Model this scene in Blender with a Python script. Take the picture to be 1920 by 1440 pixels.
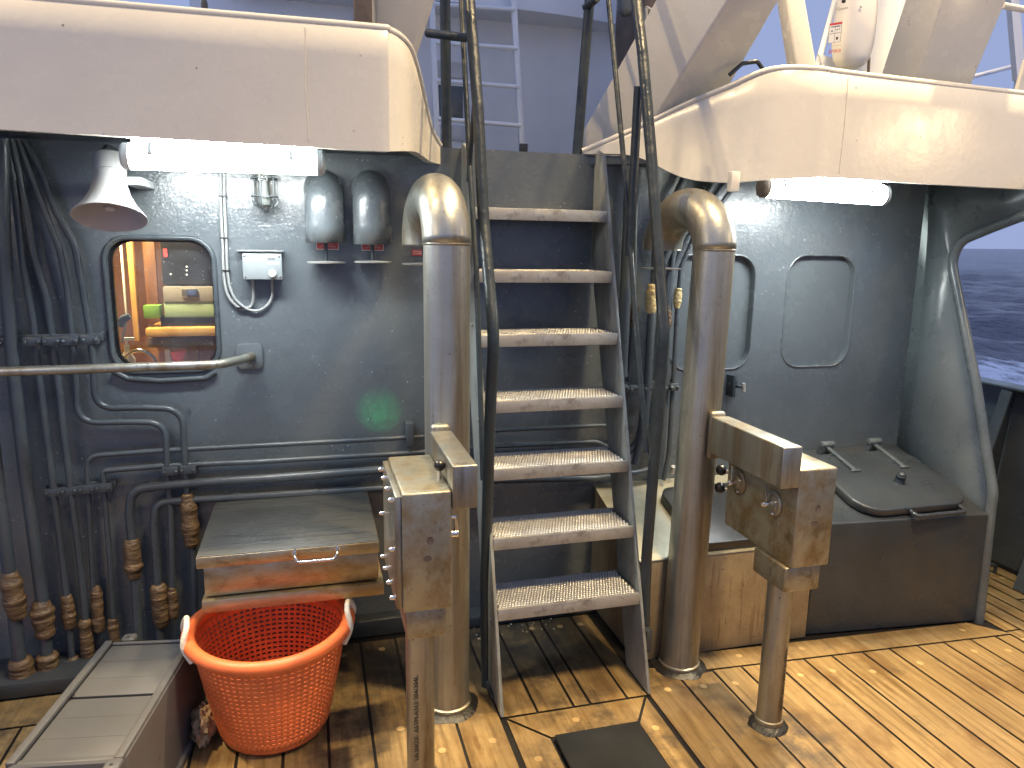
import bpy, bmesh, math, random
import numpy as np
from mathutils import Vector, Matrix, noise
random.seed(7)
R = math.radians
for o in list(bpy.data.objects):
    bpy.data.objects.remove(o, do_unlink=True)
S = bpy.context.scene
C = S.collection

# ------------------------------------------------------------------ camera
F, PITCH, YAW, ROLL, EYE = 1375.67, R(10.65), R(15.46), R(0.877), 1.65
fwd = Vector((math.sin(YAW) * math.cos(PITCH), math.cos(YAW) * math.cos(PITCH), -math.sin(PITCH)))
rgt = Vector((math.cos(YAW), -math.sin(YAW), 0))
upv = rgt.cross(fwd)
r2 = rgt * math.cos(ROLL) + upv * math.sin(ROLL)
u2 = -rgt * math.sin(ROLL) + upv * math.cos(ROLL)
cam = bpy.data.cameras.new('camera')
co = bpy.data.objects.new('camera', cam); C.objects.link(co)
m3 = Matrix((r2, u2, -fwd)).transposed()
co.matrix_world = Matrix.Translation((0, 0, EYE)) @ m3.to_4x4()
cam.sensor_width = 36; cam.lens = F / 1920 * 36
cam.clip_start = 0.05; cam.clip_end = 20000
S.camera = co

# ------------------------------------------------------------------ world
w = bpy.data.worlds.new('World'); S.world = w; w.use_nodes = True
nt = w.node_tree; bg = nt.nodes['Background']
sky = nt.nodes.new('ShaderNodeTexSky'); sky.sky_type = 'NISHITA'
sky.sun_disc = False; sky.sun_elevation = R(4); sky.sun_rotation = R(200)
sky.air_density = 1.0; sky.dust_density = 1.2; sky.ozone_density = 3.0
tint = nt.nodes.new('ShaderNodeMix'); tint.data_type = 'RGBA'; tint.blend_type = 'MULTIPLY'
tint.inputs[0].default_value = 1.0
tint.inputs[7].default_value = (0.86, 0.92, 1.28, 1)
nt.links.new(sky.outputs[0], tint.inputs[6])
veil = nt.nodes.new('ShaderNodeMix'); veil.data_type = 'RGBA'      # thin even cloud over the dusk sky
veil.inputs[0].default_value = 0.95; veil.inputs[7].default_value = (5.6, 6.9, 11.4, 1)
nt.links.new(tint.outputs[2], veil.inputs[6]); nt.links.new(veil.outputs[2], bg.inputs[0])
SKY = 0.062
bg.inputs[1].default_value = SKY
S.view_settings.view_transform = 'Standard'; S.view_settings.look = 'None'
S.view_settings.exposure = 0; S.view_settings.gamma = 1
S.view_settings.use_curve_mapping = False

# ------------------------------------------------------------------ lights (the deck floodlights stand behind the camera)
def lamp(name, loc, target, energy, col, size=0.25, spread=None, kind='AREA'):
    l = bpy.data.lights.new(name, kind); l.energy = energy; l.color = col
    if kind == 'AREA':
        l.shape = 'DISK'; l.size = size
        if spread: l.spread = spread
    elif kind == 'SPOT':
        l.spot_size = spread; l.spot_blend = 0.5; l.shadow_soft_size = size
    else:
        l.shadow_soft_size = size
    o = bpy.data.objects.new(name, l); C.objects.link(o); o.location = loc
    d = Vector(target) - Vector(loc)
    o.rotation_euler = d.to_track_quat('-Z', 'Y').to_euler()
    return o
WARM = (1.0, 0.73, 0.38)
lamp('floodlight_gallows', (2.55, 2.505, 5.6), (1.9, 1.9, 0), 92, WARM, 0.18, R(75))
lamp('floodlight_gallows', (-2.3, 2.44, 5.4), (-0.2, 2.1, 0), 50, WARM, 0.15, R(75))
lamp('floodlight_aft', (1.7, 0.4, 6.2), (1.3, 2.3, 0), 55, WARM, 0.7, R(60))
lamp('passage_light', (3.2, 3.9, 1.93), (3.45, 3.0, 0.2), 14, (0.85, 1.0, 0.95), 0.3)
lamp('floodlight_starboard', (3.5, 1.15, 2.35), (1.9, 2.6, 1.0), 9, WARM, 0.3)
lamp('floodlight_port', (-1.75, 1.3, 2.35), (-0.4, 2.7, 0.9), 7, WARM, 0.3)
lamp('green_indicator', (0.325, 2.31, 0.812), (0.262, 3.0, 0.97), 1.1, (0.02, 1.0, 0.25), 0.010, R(17), 'SPOT')   # pilot light on the back of the left control box

# ------------------------------------------------------------------ picking points on real planes
EYEV = Vector((0, 0, EYE))
def ray(u, v): return fwd + r2 * ((u - 960) / F) + u2 * ((720 - v) / F)
def PZ(u, v, z): d = ray(u, v); return EYEV + d * ((z - EYE) / d.z)
def PY(u, v, y): d = ray(u, v); return EYEV + d * (y / d.y)
def PX(u, v, x): d = ray(u, v); return EYEV + d * (x / d.x)
YW = 3.0                                   # front face of the deckhouse bulkhead
def WP(off, *uv): return [PY(u, v, YW - off) for u, v in uv]

# ------------------------------------------------------------------ materials
def nodes(m):
    m.use_nodes = True; t = m.node_tree
    return t, t.nodes['Principled BSDF']
def N(t, typ, **kw):
    n = t.nodes.new(typ)
    for k, v in kw.items():
        if isinstance(k, str) and k.startswith('i_'):
            n.inputs[k[2:]].default_value = v
        else: setattr(n, k, v)
    return n
def ramp(t, fac, stops):
    r = t.nodes.new('ShaderNodeValToRGB')
    e = r.color_ramp.elements
    while len(e) > 1: e.remove(e[0])
    e[0].position = stops[0][0]; e[0].color = (*stops[0][1], 1)
    for p, c in stops[1:]:
        x = e.new(p); x.color = (*c, 1)
    t.links.new(fac, r.inputs[0]); return r.outputs[0]
def mixc(t, fac, a, b, mode='MIX'):
    n = t.nodes.new('ShaderNodeMix'); n.data_type = 'RGBA'; n.blend_type = mode
    for s, x in ((0, fac), (6, a), (7, b)):
        if isinstance(x, (int, float)): n.inputs[s].default_value = x
        elif isinstance(x, tuple): n.inputs[s].default_value = (*x, 1) if len(x) == 3 else x
        else: t.links.new(x, n.inputs[s])
    return n.outputs[2]
def noi(t, scale, detail=4, rough=0.55, vec=None, sc=None):
    n = t.nodes.new('ShaderNodeTexNoise'); n.inputs['Scale'].default_value = scale
    n.inputs['Detail'].default_value = detail; n.inputs['Roughness'].default_value = rough
    co_ = t.nodes.new('ShaderNodeTexCoord').outputs['Object'] if vec is None else vec
    if sc:
        mp = t.nodes.new('ShaderNodeMapping'); mp.inputs['Scale'].default_value = sc
        t.links.new(co_, mp.inputs[0]); co_ = mp.outputs[0]
    t.links.new(co_, n.inputs['Vector']); return n.outputs['Fac']
def mth(t, op, a, b=None, c=None):
    n = t.nodes.new('ShaderNodeMath'); n.operation = op
    for i, x in enumerate((a, b, c)):
        if x is None: continue
        if isinstance(x, (int, float)): n.inputs[i].default_value = x
        else: t.links.new(x, n.inputs[i])
    return n.outputs[0]
def bump(t, b, h, strength, dist=0.01):
    n = t.nodes.new('ShaderNodeBump'); n.inputs['Strength'].default_value = strength
    n.inputs['Distance'].default_value = dist
    t.links.new(h, n.inputs['Height']); t.links.new(n.outputs[0], b.inputs['Normal'])
def rng(t, x, a, b, c, d):
    n = t.nodes.new('ShaderNodeMapRange'); t.links.new(x, n.inputs[0])
    for i, v in enumerate((a, b, c, d)): n.inputs[i + 1].default_value = v
    return n.outputs[0]

def paint(name, col, rough=0.3, var=0.25, peel=55, peel_s=0.25, dent=4, specks=None, speck_scale=45, speck_th=0.93, grime=None, coat=0.0):
    m = bpy.data.materials.new(name); t, b = nodes(m)
    n1 = noi(t, 3.0, 6); lo = tuple(c * (1 - var) for c in col); hi = tuple(min(1, c * (1 + var)) for c in col)
    c = ramp(t, n1, [(0.3, lo), (0.7, hi)])
    if grime:
        g = rng(t, noi(t, 2.2, 8, 0.7, sc=(1, 1, 0.45)), 0.52, 0.74, 0, 0.75)
        c = mixc(t, g, c, grime)
    if specks:
        v = N(t, 'ShaderNodeTexVoronoi'); v.inputs['Scale'].default_value = speck_scale
        t.links.new(t.nodes.new('ShaderNodeTexCoord').outputs['Object'], v.inputs['Vector'])
        sp = rng(t, v.outputs['Distance'], 0.10, 0.16, 1, 0)
        wh = N(t, 'ShaderNodeSeparateColor'); t.links.new(v.outputs['Color'], wh.inputs[0])
        sel = mth(t, 'GREATER_THAN', wh.outputs[0], speck_th)
        patch = rng(t, noi(t, 1.6, 3), 0.42, 0.6, 0, 1)
        c = mixc(t, mth(t, 'MULTIPLY', mth(t, 'MULTIPLY', sp, sel), patch), c, specks)
    t.links.new(c, b.inputs['Base Color'])
    t.links.new(rng(t, noi(t, 9, 5), 0.3, 0.7, rough * 0.75, rough * 1.3), b.inputs['Roughness'])
    h = mth(t, 'ADD', mth(t, 'MULTIPLY', noi(t, peel, 3), 0.35), mth(t, 'MULTIPLY', noi(t, dent, 3), 2.2))
    bump(t, b, h, peel_s, 0.009)
    b.inputs['Coat Weight'].default_value = coat; b.inputs['Coat Roughness'].default_value = 0.07
    if coat:
        n2 = t.nodes.new('ShaderNodeBump'); n2.inputs['Strength'].default_value = 0.55; n2.inputs['Distance'].default_value = 0.006
        t.links.new(mth(t, 'ADD', noi(t, 95, 2), mth(t, 'MULTIPLY', noi(t, 30, 2), 0.8)), n2.inputs['Height']); t.links.new(n2.outputs[0], b.inputs['Coat Normal'])
    return m
def steel(name, col=(0.56, 0.53, 0.48), rough=0.36, stain=(0.30, 0.17, 0.07), amt=0.75, streak=(1, 1, 0.12), metallic=0.9):
    m = bpy.data.materials.new(name); t, b = nodes(m)
    a = noi(t, 5, 8, 0.65); s = noi(t, 9, 7, 0.65, sc=streak)
    c = ramp(t, a, [(0.3, tuple(x * 0.72 for x in col)), (0.7, col)])
    c = mixc(t, rng(t, s, 0.44, 0.62, 0, amt), c, stain)
    c = mixc(t, rng(t, noi(t, 16, 6, 0.7, sc=streak), 0.55, 0.66, 0, 0.55), c, tuple(x * 0.45 for x in stain))
    c = mixc(t, rng(t, noi(t, 70, 3, 0.7), 0.66, 0.72, 0, 0.7), c, (0.05, 0.035, 0.02))
    t.links.new(c, b.inputs['Base Color']); b.inputs['Metallic'].default_value = metallic
    t.links.new(rng(t, s, 0.3, 0.7, rough * 0.8, rough * 1.45), b.inputs['Roughness'])
    bump(t, b, mth(t, 'ADD', noi(t, 60, 4), mth(t, 'MULTIPLY', a, 1.5)), 0.12, 0.006)
    return m
def plain(name, col, rough=0.5, metallic=0.0, var=0.15, b_s=0.15, b_scale=40, emit=0, trans=0):
    m = bpy.data.materials.new(name); t, b = nodes(m)
    c = ramp(t, noi(t, 8, 5), [(0.3, tuple(x * (1 - var) for x in col)), (0.7, tuple(min(1, x * (1 + var)) for x in col))])
    t.links.new(c, b.inputs['Base Color']); b.inputs['Roughness'].default_value = rough
    b.inputs['Metallic'].default_value = metallic
    if emit:
        b.inputs['Emission Color'].default_value = (*col, 1); b.inputs['Emission Strength'].default_value = emit
    if trans: b.inputs['Transmission Weight'].default_value = trans
    if b_s: bump(t, b, noi(t, b_scale, 4), b_s, 0.006)
    return m

M = {}
M['bulkhead'] = paint('bulkhead_paint', (0.101, 0.117, 0.126), 0.25, 0.10, 75, 0.30, 5, specks=(0.5, 0.54, 0.58), speck_scale=48, speck_th=0.80, coat=0.7)
M['panel'] = paint('panel_paint', (0.106, 0.123, 0.131), 0.25, 0.06, 60, 0.12, 4)
M['pipe'] = paint('pipe_paint', (0.058, 0.070, 0.080), 0.33, 0.25, 60, 0.25, 9)
M['navy'] = paint('rail_paint', (0.024, 0.034, 0.041), 0.36, 0.25, 80, 0.35, 14)
M['dark'] = paint('dark_steel_paint', (0.040, 0.047, 0.052), 0.32, 0.3, 80, 0.3, 8, grime=(0.06, 0.045, 0.032))
M['gusset'] = paint('grey_green_paint', (0.095, 0.112, 0.118), 0.3, 0.2, 60, 0.25, 6)
M['white'] = paint('white_paint', (0.71, 0.68, 0.595), 0.25, 0.04, 34, 0.20, 2.2, specks=(0.16, 0.07, 0.04), speck_scale=38, speck_th=0.93)
M['housewhite'] = paint('house_white_paint', (0.77, 0.81, 0.87), 0.45, 0.05, 40, 0.2, 3)
M['stainless'] = steel('stainless', (0.46, 0.465, 0.42), 0.36, (0.22, 0.165, 0.09), 0.75)
M['stainless_pipe'] = steel('stainless_pipe', (0.47, 0.48, 0.43), 0.36, (0.20, 0.16, 0.10), 0.8, (1, 1, 0.05), 0.8)
M['brass_steel'] = steel('stained_stainless', (0.46, 0.45, 0.37), 0.38, (0.25, 0.175, 0.075), 0.85, (1, 1, 0.8), 0.85)
M['chest'] = steel('chest_stainless', (0.56, 0.51, 0.38), 0.34, (0.34, 0.22, 0.075), 0.8, (0.5, 1, 1))
M['lid'] = steel('lid_stainless', (0.24, 0.25, 0.25), 0.38, (0.10, 0.10, 0.095), 0.7, (0.25, 3, 1))
M['alu'] = steel('aluminium', (0.54, 0.545, 0.52), 0.42, (0.26, 0.21, 0.155), 0.4, (1, 1, 1), 0.5)
M['grip'] = plain('worn_grip', (0.60, 0.60, 0.57), 0.35, 0.5, 0.25, 0.05)
M['stringer'] = steel('stringer_aluminium', (0.40, 0.43, 0.40), 0.55, (0.22, 0.205, 0.18), 0.6, (1, 1, 0.3), 0.3)
M['tread_base'] = plain('tread_plate', (0.13, 0.125, 0.115), 0.5, 0.3, 0.4)
M['chrome'] = plain('polished_steel', (0.72, 0.70, 0.67), 0.2, 1.0, 0.1, 0.05)
M['blackplastic'] = plain('black_plastic', (0.012, 0.012, 0.013), 0.28, 0, 0.2, 0.05)
M['rubber'] = plain('black_sealant', (0.012, 0.012, 0.012), 0.42, 0, 0.3, 0.8, 60)
M['blacklid'] = plain('black_cushion', (0.02, 0.022, 0.025), 0.34, 0, 0.2, 0.12, 120)
M['tape'] = None
M['cable'] = plain('grey_cable', (0.27, 0.28, 0.28), 0.4, 0, 0.1, 0.1)
M['jbox'] = plain('grey_plastic', (0.20, 0.225, 0.235), 0.35, 0, 0.1, 0.1)
M['horn'] = plain('horn_plastic', (0.42, 0.42, 0.41), 0.45, 0, 0.08, 0.08)
M['hornin'] = plain('horn_inner_plastic', (0.50, 0.46, 0.45), 0.5, 0, 0.08, 0.08)
M['tube'] = plain('lit_diffuser', (0.95, 1.0, 0.99), 0.4, 0, 0, 0, emit=125)
M['fitting'] = plain('lamp_housing', (0.5, 0.52, 0.54), 0.35, 0, 0.1, 0.05)
M['glass'] = None
M['orange'] = plain('orange_plastic', (0.74, 0.17, 0.05), 0.42, 0, 0.14, 0.25, 30)
M['rope'] = plain('white_rope', (0.68, 0.64, 0.54), 0.6, 0, 0.2, 0.6, 90)
M['tote'] = paint('grey_tote_plastic', (0.090, 0.092, 0.094), 0.45, 0.12, 40, 0.12, 6, specks=(0.06, 0.04, 0.03), speck_scale=26, speck_th=0.9, grime=(0.10, 0.085, 0.065))
M['red'] = plain('red_label', (0.45, 0.06, 0.05), 0.4, 0, 0.1, 0)
M['labelwhite'] = plain('white_label', (0.75, 0.74, 0.72), 0.4, 0, 0.05, 0)
M['ink'] = plain('black_ink', (0.02, 0.02, 0.02), 0.5, 0, 0.1, 0)
M['epirbred'] = plain('red_print', (0.5, 0.04, 0.05), 0.5, 0, 0.1, 0)
M['pinewood'] = None
M['brown'] = plain('brown_steel', (0.10, 0.075, 0.06), 0.5, 0, 0.3, 0.3)
M['greenbox'] = plain('green_box', (0.30, 0.40, 0.25), 0.5, 0, 0.1, 0)
M['greenpack'] = plain('green_packet', (0.14, 0.28, 0.04), 0.5, 0, 0.15, 0)
M['greydev'] = plain('grey_device', (0.24, 0.225, 0.21), 0.5, 0, 0.1, 0)
M['redcup'] = plain('red_plastic', (0.55, 0.03, 0.04), 0.4, 0, 0.1, 0)
M['brush'] = plain('blue_bristles', (0.06, 0.09, 0.13), 0.8, 0, 0.3, 0.8, 200)
M['led'] = plain('lit_led', (1.0, 0.93, 0.75), 0.4, 0, 0, 0, emit=3)

def tape_mat():
    m = bpy.data.materials.new('greased_tape'); t, b = nodes(m)
    mp = N(t, 'ShaderNodeMapping'); mp.inputs['Rotation'].default_value = (0.4, 0.25, 0); mp.inputs['Scale'].default_value = (1, 1, 3.2)
    t.links.new(t.nodes.new('ShaderNodeTexCoord').outputs['Object'], mp.inputs[0])
    wv = N(t, 'ShaderNodeTexNoise'); wv.inputs['Scale'].default_value = 22; wv.inputs['Detail'].default_value = 5
    t.links.new(mp.outputs[0], wv.inputs['Vector'])
    c = ramp(t, wv.outputs['Fac'], [(0.3, (0.055, 0.033, 0.017)), (0.7, (0.21, 0.13, 0.06))])
    t.links.new(c, b.inputs['Base Color']); b.inputs['Roughness'].default_value = 0.45
    bump(t, b, mth(t, 'ADD', wv.outputs['Fac'], mth(t, 'MULTIPLY', noi(t, 60, 4), 0.4)), 0.8, 0.012); return m
M['tape'] = tape_mat()
def tape2():
    m = M['tape'].copy(); m.name = 'yellow_tape'
    for n in m.node_tree.nodes:
        if n.type == 'VALTORGB':
            n.color_ramp.elements[0].color = (0.34, 0.24, 0.10, 1); n.color_ramp.elements[1].color = (0.62, 0.50, 0.25, 1)
    return m
M['yellowtape'] = tape2()
def glass_mat():
    m = bpy.data.materials.new('window_glass'); t, b = nodes(m)
    out = [n for n in t.nodes if n.type == 'OUTPUT_MATERIAL'][0]
    tr = t.nodes.new('ShaderNodeBsdfTransparent'); tr.inputs[0].default_value = (0.86, 0.9, 0.92, 1)
    gl = t.nodes.new('ShaderNodeBsdfGlossy'); gl.inputs['Roughness'].default_value = 0.04
    df = t.nodes.new('ShaderNodeBsdfDiffuse'); df.inputs[0].default_value = (0.6, 0.62, 0.64, 1)
    fr = t.nodes.new('ShaderNodeFresnel'); fr.inputs[0].default_value = 1.5
    a = t.nodes.new('ShaderNodeMixShader'); t.links.new(fr.outputs[0], a.inputs[0]); t.links.new(tr.outputs[0], a.inputs[1]); t.links.new(gl.outputs[0], a.inputs[2])
    v = N(t, 'ShaderNodeTexVoronoi'); v.inputs['Scale'].default_value = 75
    t.links.new(t.nodes.new('ShaderNodeTexCoord').outputs['Object'], v.inputs['Vector'])
    sp = rng(t, v.outputs['Distance'], 0.08, 0.16, 0.7, 0)
    wh = N(t, 'ShaderNodeSeparateColor'); t.links.new(v.outputs['Color'], wh.inputs[0])
    sel = mth(t, 'GREATER_THAN', wh.outputs[0], 0.6)
    film = rng(t, noi(t, 4, 3), 0.4, 0.7, 0.0, 0.08)
    fac = mth(t, 'ADD', mth(t, 'MULTIPLY', sp, sel), film)
    s2 = t.nodes.new('ShaderNodeMixShader'); t.links.new(fac, s2.inputs[0]); t.links.new(a.outputs[0], s2.inputs[1]); t.links.new(df.outputs[0], s2.inputs[2])
    t.links.new(s2.outputs[0], out.inputs[0]); return m
M['glass'] = glass_mat()
def clear_mat():
    m = bpy.data.materials.new('clear_lamp_glass'); t, b = nodes(m)
    out = [n for n in t.nodes if n.type == 'OUTPUT_MATERIAL'][0]
    tr = t.nodes.new('ShaderNodeBsdfTransparent'); tr.inputs[0].default_value = (0.93, 0.92, 0.88, 1)
    gl = t.nodes.new('ShaderNodeBsdfGlossy'); gl.inputs['Roughness'].default_value = 0.1
    fr = t.nodes.new('ShaderNodeLayerWeight'); fr.inputs[0].default_value = 0.35
    a = t.nodes.new('ShaderNodeMixShader'); t.links.new(fr.outputs['Facing'], a.inputs[0]); t.links.new(tr.outputs[0], a.inputs[1]); t.links.new(gl.outputs[0], a.inputs[2])
    t.links.new(a.outputs[0], out.inputs[0]); return m
M['clear'] = clear_mat()
def wood_mat(name, cols, attr=True, scale=(38, 1.8, 38), rough=0.42):
    m = bpy.data.materials.new(name); t, b = nodes(m)
    vec = t.nodes.new('ShaderNodeTexCoord').outputs['Object']
    at = None
    if attr:
        at = N(t, 'ShaderNodeAttribute'); at.attribute_name = 'plank'
        off = N(t, 'ShaderNodeVectorMath'); off.operation = 'MULTIPLY_ADD'
        t.links.new(at.outputs['Vector'], off.inputs[0]); off.inputs[1].default_value = (31, 17, 23); t.links.new(vec, off.inputs[2]); vec = off.outputs[0]
    g = noi(t, 1.0, 9, 0.7, vec, scale); big = noi(t, 2.2, 4, 0.5, vec)
    c = ramp(t, g, [(0.36, cols[0]), (0.5, cols[1]), (0.64, cols[2])])
    c = mixc(t, rng(t, big, 0.35, 0.7, 0, 0.45), c, cols[0])
    if at:
        sx = N(t, 'ShaderNodeSeparateXYZ'); t.links.new(at.outputs['Vector'], sx.inputs[0])
        k = N(t, 'ShaderNodeCombineColor')
        for i, (lo, hi) in enumerate(((0.62, 1.18), (0.60, 1.17), (0.55, 1.12))):
            t.links.new(rng(t, sx.outputs[0], 0, 1, lo, hi), k.inputs[i])
        c = mixc(t, 1.0, c, k.outputs[0], 'MULTIPLY')
        wet = rng(t, noi(t, 3.6, 8, 0.7, sc=(1.5, 0.8, 1)), 0.50, 0.64, 0, 0.8)
        c = mixc(t, wet, c, (0.12, 0.066, 0.022))
        scuff = rng(t, noi(t, 7, 8, 0.75), 0.56, 0.68, 0, 0.7)
        c = mixc(t, scuff, c, (0.10, 0.075, 0.045))
        spots = rng(t, noi(t, 26, 4, 0.6), 0.70, 0.76, 0, 0.75)
        c = mixc(t, spots, c, (0.06, 0.04, 0.025))
        fl = N(t, 'ShaderNodeSeparateXYZ'); t.links.new(t.nodes.new('ShaderNodeTexCoord').outputs['Object'], fl.inputs[0])
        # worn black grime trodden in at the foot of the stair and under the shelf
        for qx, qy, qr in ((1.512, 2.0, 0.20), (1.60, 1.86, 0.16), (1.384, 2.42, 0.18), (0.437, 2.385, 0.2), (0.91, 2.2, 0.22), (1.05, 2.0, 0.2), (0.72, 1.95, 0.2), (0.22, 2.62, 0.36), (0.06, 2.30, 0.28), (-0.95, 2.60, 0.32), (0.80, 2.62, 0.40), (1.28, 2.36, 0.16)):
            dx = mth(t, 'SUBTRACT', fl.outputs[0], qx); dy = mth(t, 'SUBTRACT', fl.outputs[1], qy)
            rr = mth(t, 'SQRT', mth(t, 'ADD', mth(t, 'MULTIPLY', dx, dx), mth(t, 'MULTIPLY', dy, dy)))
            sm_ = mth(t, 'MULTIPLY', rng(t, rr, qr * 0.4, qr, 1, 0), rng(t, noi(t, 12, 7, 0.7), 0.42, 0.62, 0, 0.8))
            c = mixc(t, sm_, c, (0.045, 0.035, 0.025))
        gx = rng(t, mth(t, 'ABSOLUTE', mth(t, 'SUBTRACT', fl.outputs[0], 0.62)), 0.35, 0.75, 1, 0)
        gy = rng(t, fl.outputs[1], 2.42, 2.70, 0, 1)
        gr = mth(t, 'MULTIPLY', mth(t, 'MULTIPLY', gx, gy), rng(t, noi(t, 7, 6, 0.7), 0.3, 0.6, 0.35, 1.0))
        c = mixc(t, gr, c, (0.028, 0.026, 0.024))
    t.links.new(c, b.inputs['Base Color'])
    t.links.new(rng(t, big, 0.3, 0.7, rough * 0.7, rough * 1.3), b.inputs['Roughness'])
    bump(t, b, g, 0.18, 0.004); return m
M['deck'] = wood_mat('deck_planking', ((0.215, 0.14, 0.058), (0.41, 0.288, 0.135), (0.53, 0.40, 0.215)))
M['plug'] = plain('wood_plug', (0.37, 0.26, 0.115), 0.5, 0, 0.2, 0.1)
M['pinewood'] = wood_mat('varnished_pine', ((0.46, 0.24, 0.06), (0.64, 0.38, 0.11), (0.74, 0.48, 0.17)), False, (6, 6, 0.8), 0.3)
M['darkwood'] = wood_mat('dark_varnished_wood', ((0.16, 0.07, 0.025), (0.24, 0.11, 0.04), (0.30, 0.15, 0.06)), False, (6, 6, 0.8), 0.35)
M['caulk'] = plain('caulking', (0.010, 0.009, 0.009), 0.45, 0, 0.2, 0.3)
def bag_mat():
    m = bpy.data.materials.new('crumpled_plastic'); t, b = nodes(m)
    c = ramp(t, noi(t, 18, 5), [(0.35, (0.16, 0.10, 0.05)), (0.65, (0.50, 0.40, 0.26))])
    t.links.new(c, b.inputs['Base Color']); b.inputs['Roughness'].default_value = 0.16
    bump(t, b, noi(t, 25, 5, 0.7), 0.8, 0.02); return m
M['bag'] = bag_mat()
def cab_mat(name, top):
    m = bpy.data.materials.new(name); t, b = nodes(m)
    if top:
        c = ramp(t, noi(t, 4, 8, 0.7), [(0.3, (0.30, 0.28, 0.19)), (0.55, (0.46, 0.44, 0.33)), (0.8, (0.58, 0.56, 0.46))])
    else:
        drip = noi(t, 9, 6, 0.6, sc=(5.5, 5.5, 0.4))
        c = ramp(t, noi(t, 6, 8, 0.7), [(0.3, (0.22, 0.165, 0.095)), (0.7, (0.36, 0.29, 0.18))])
        c = mixc(t, rng(t, drip, 0.55, 0.62, 0, 0.5), c, (0.15, 0.095, 0.045))
        c = mixc(t, rng(t, noi(t, 60, 3), 0.66, 0.72, 0, 0.6), c, (0.05, 0.03, 0.015))
    t.links.new(c, b.inputs['Base Color']); b.inputs['Metallic'].default_value = 0.35
    b.inputs['Roughness'].default_value = 0.42
    bump(t, b, noi(t, 30, 5), 0.15, 0.006); return m
M['cabtop'] = cab_mat('worn_cabinet_top', True); M['cabfront'] = cab_mat('dripped_cabinet_front', False)
def sea_mat():
    m = bpy.data.materials.new('sea_water'); t, b = nodes(m)
    g = t.nodes.new('ShaderNodeNewGeometry'); p = g.outputs['Position']
    sx = N(t, 'ShaderNodeSeparateXYZ'); t.links.new(p, sx.inputs[0])
    nearw = rng(t, sx.outputs[0], 19.0, 27.0, 1, 0)
    f = noi(t, 0.75, 9, 0.72, p, (1.0, 0.45, 1))
    th = mth(t, 'SUBTRACT', 0.74, mth(t, 'MULTIPLY', nearw, 0.36))
    fm = mth(t, 'SMOOTHSTEP' if False else 'SUBTRACT', f, th)
    fm = rng(t, fm, 0.0, 0.10, 0, 1)
    c = mixc(t, fm, (0.085, 0.095, 0.135), (0.80, 0.84, 0.95))
    t.links.new(c, b.inputs['Base Color'])
    t.links.new(rng(t, fm, 0, 1, 0.2, 0.8), b.inputs['Roughness']); b.inputs['IOR'].default_value = 1.33
    h = mth(t, 'ADD', noi(t, 1.6, 6, 0.6, p, (1, 0.55, 1)), mth(t, 'MULTIPLY', noi(t, 0.35, 4, 0.6, p, (1, 0.5, 1)), 3))
    bump(t, b, h, 0.9, 0.35); return m
M['sea'] = sea_mat()

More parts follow.
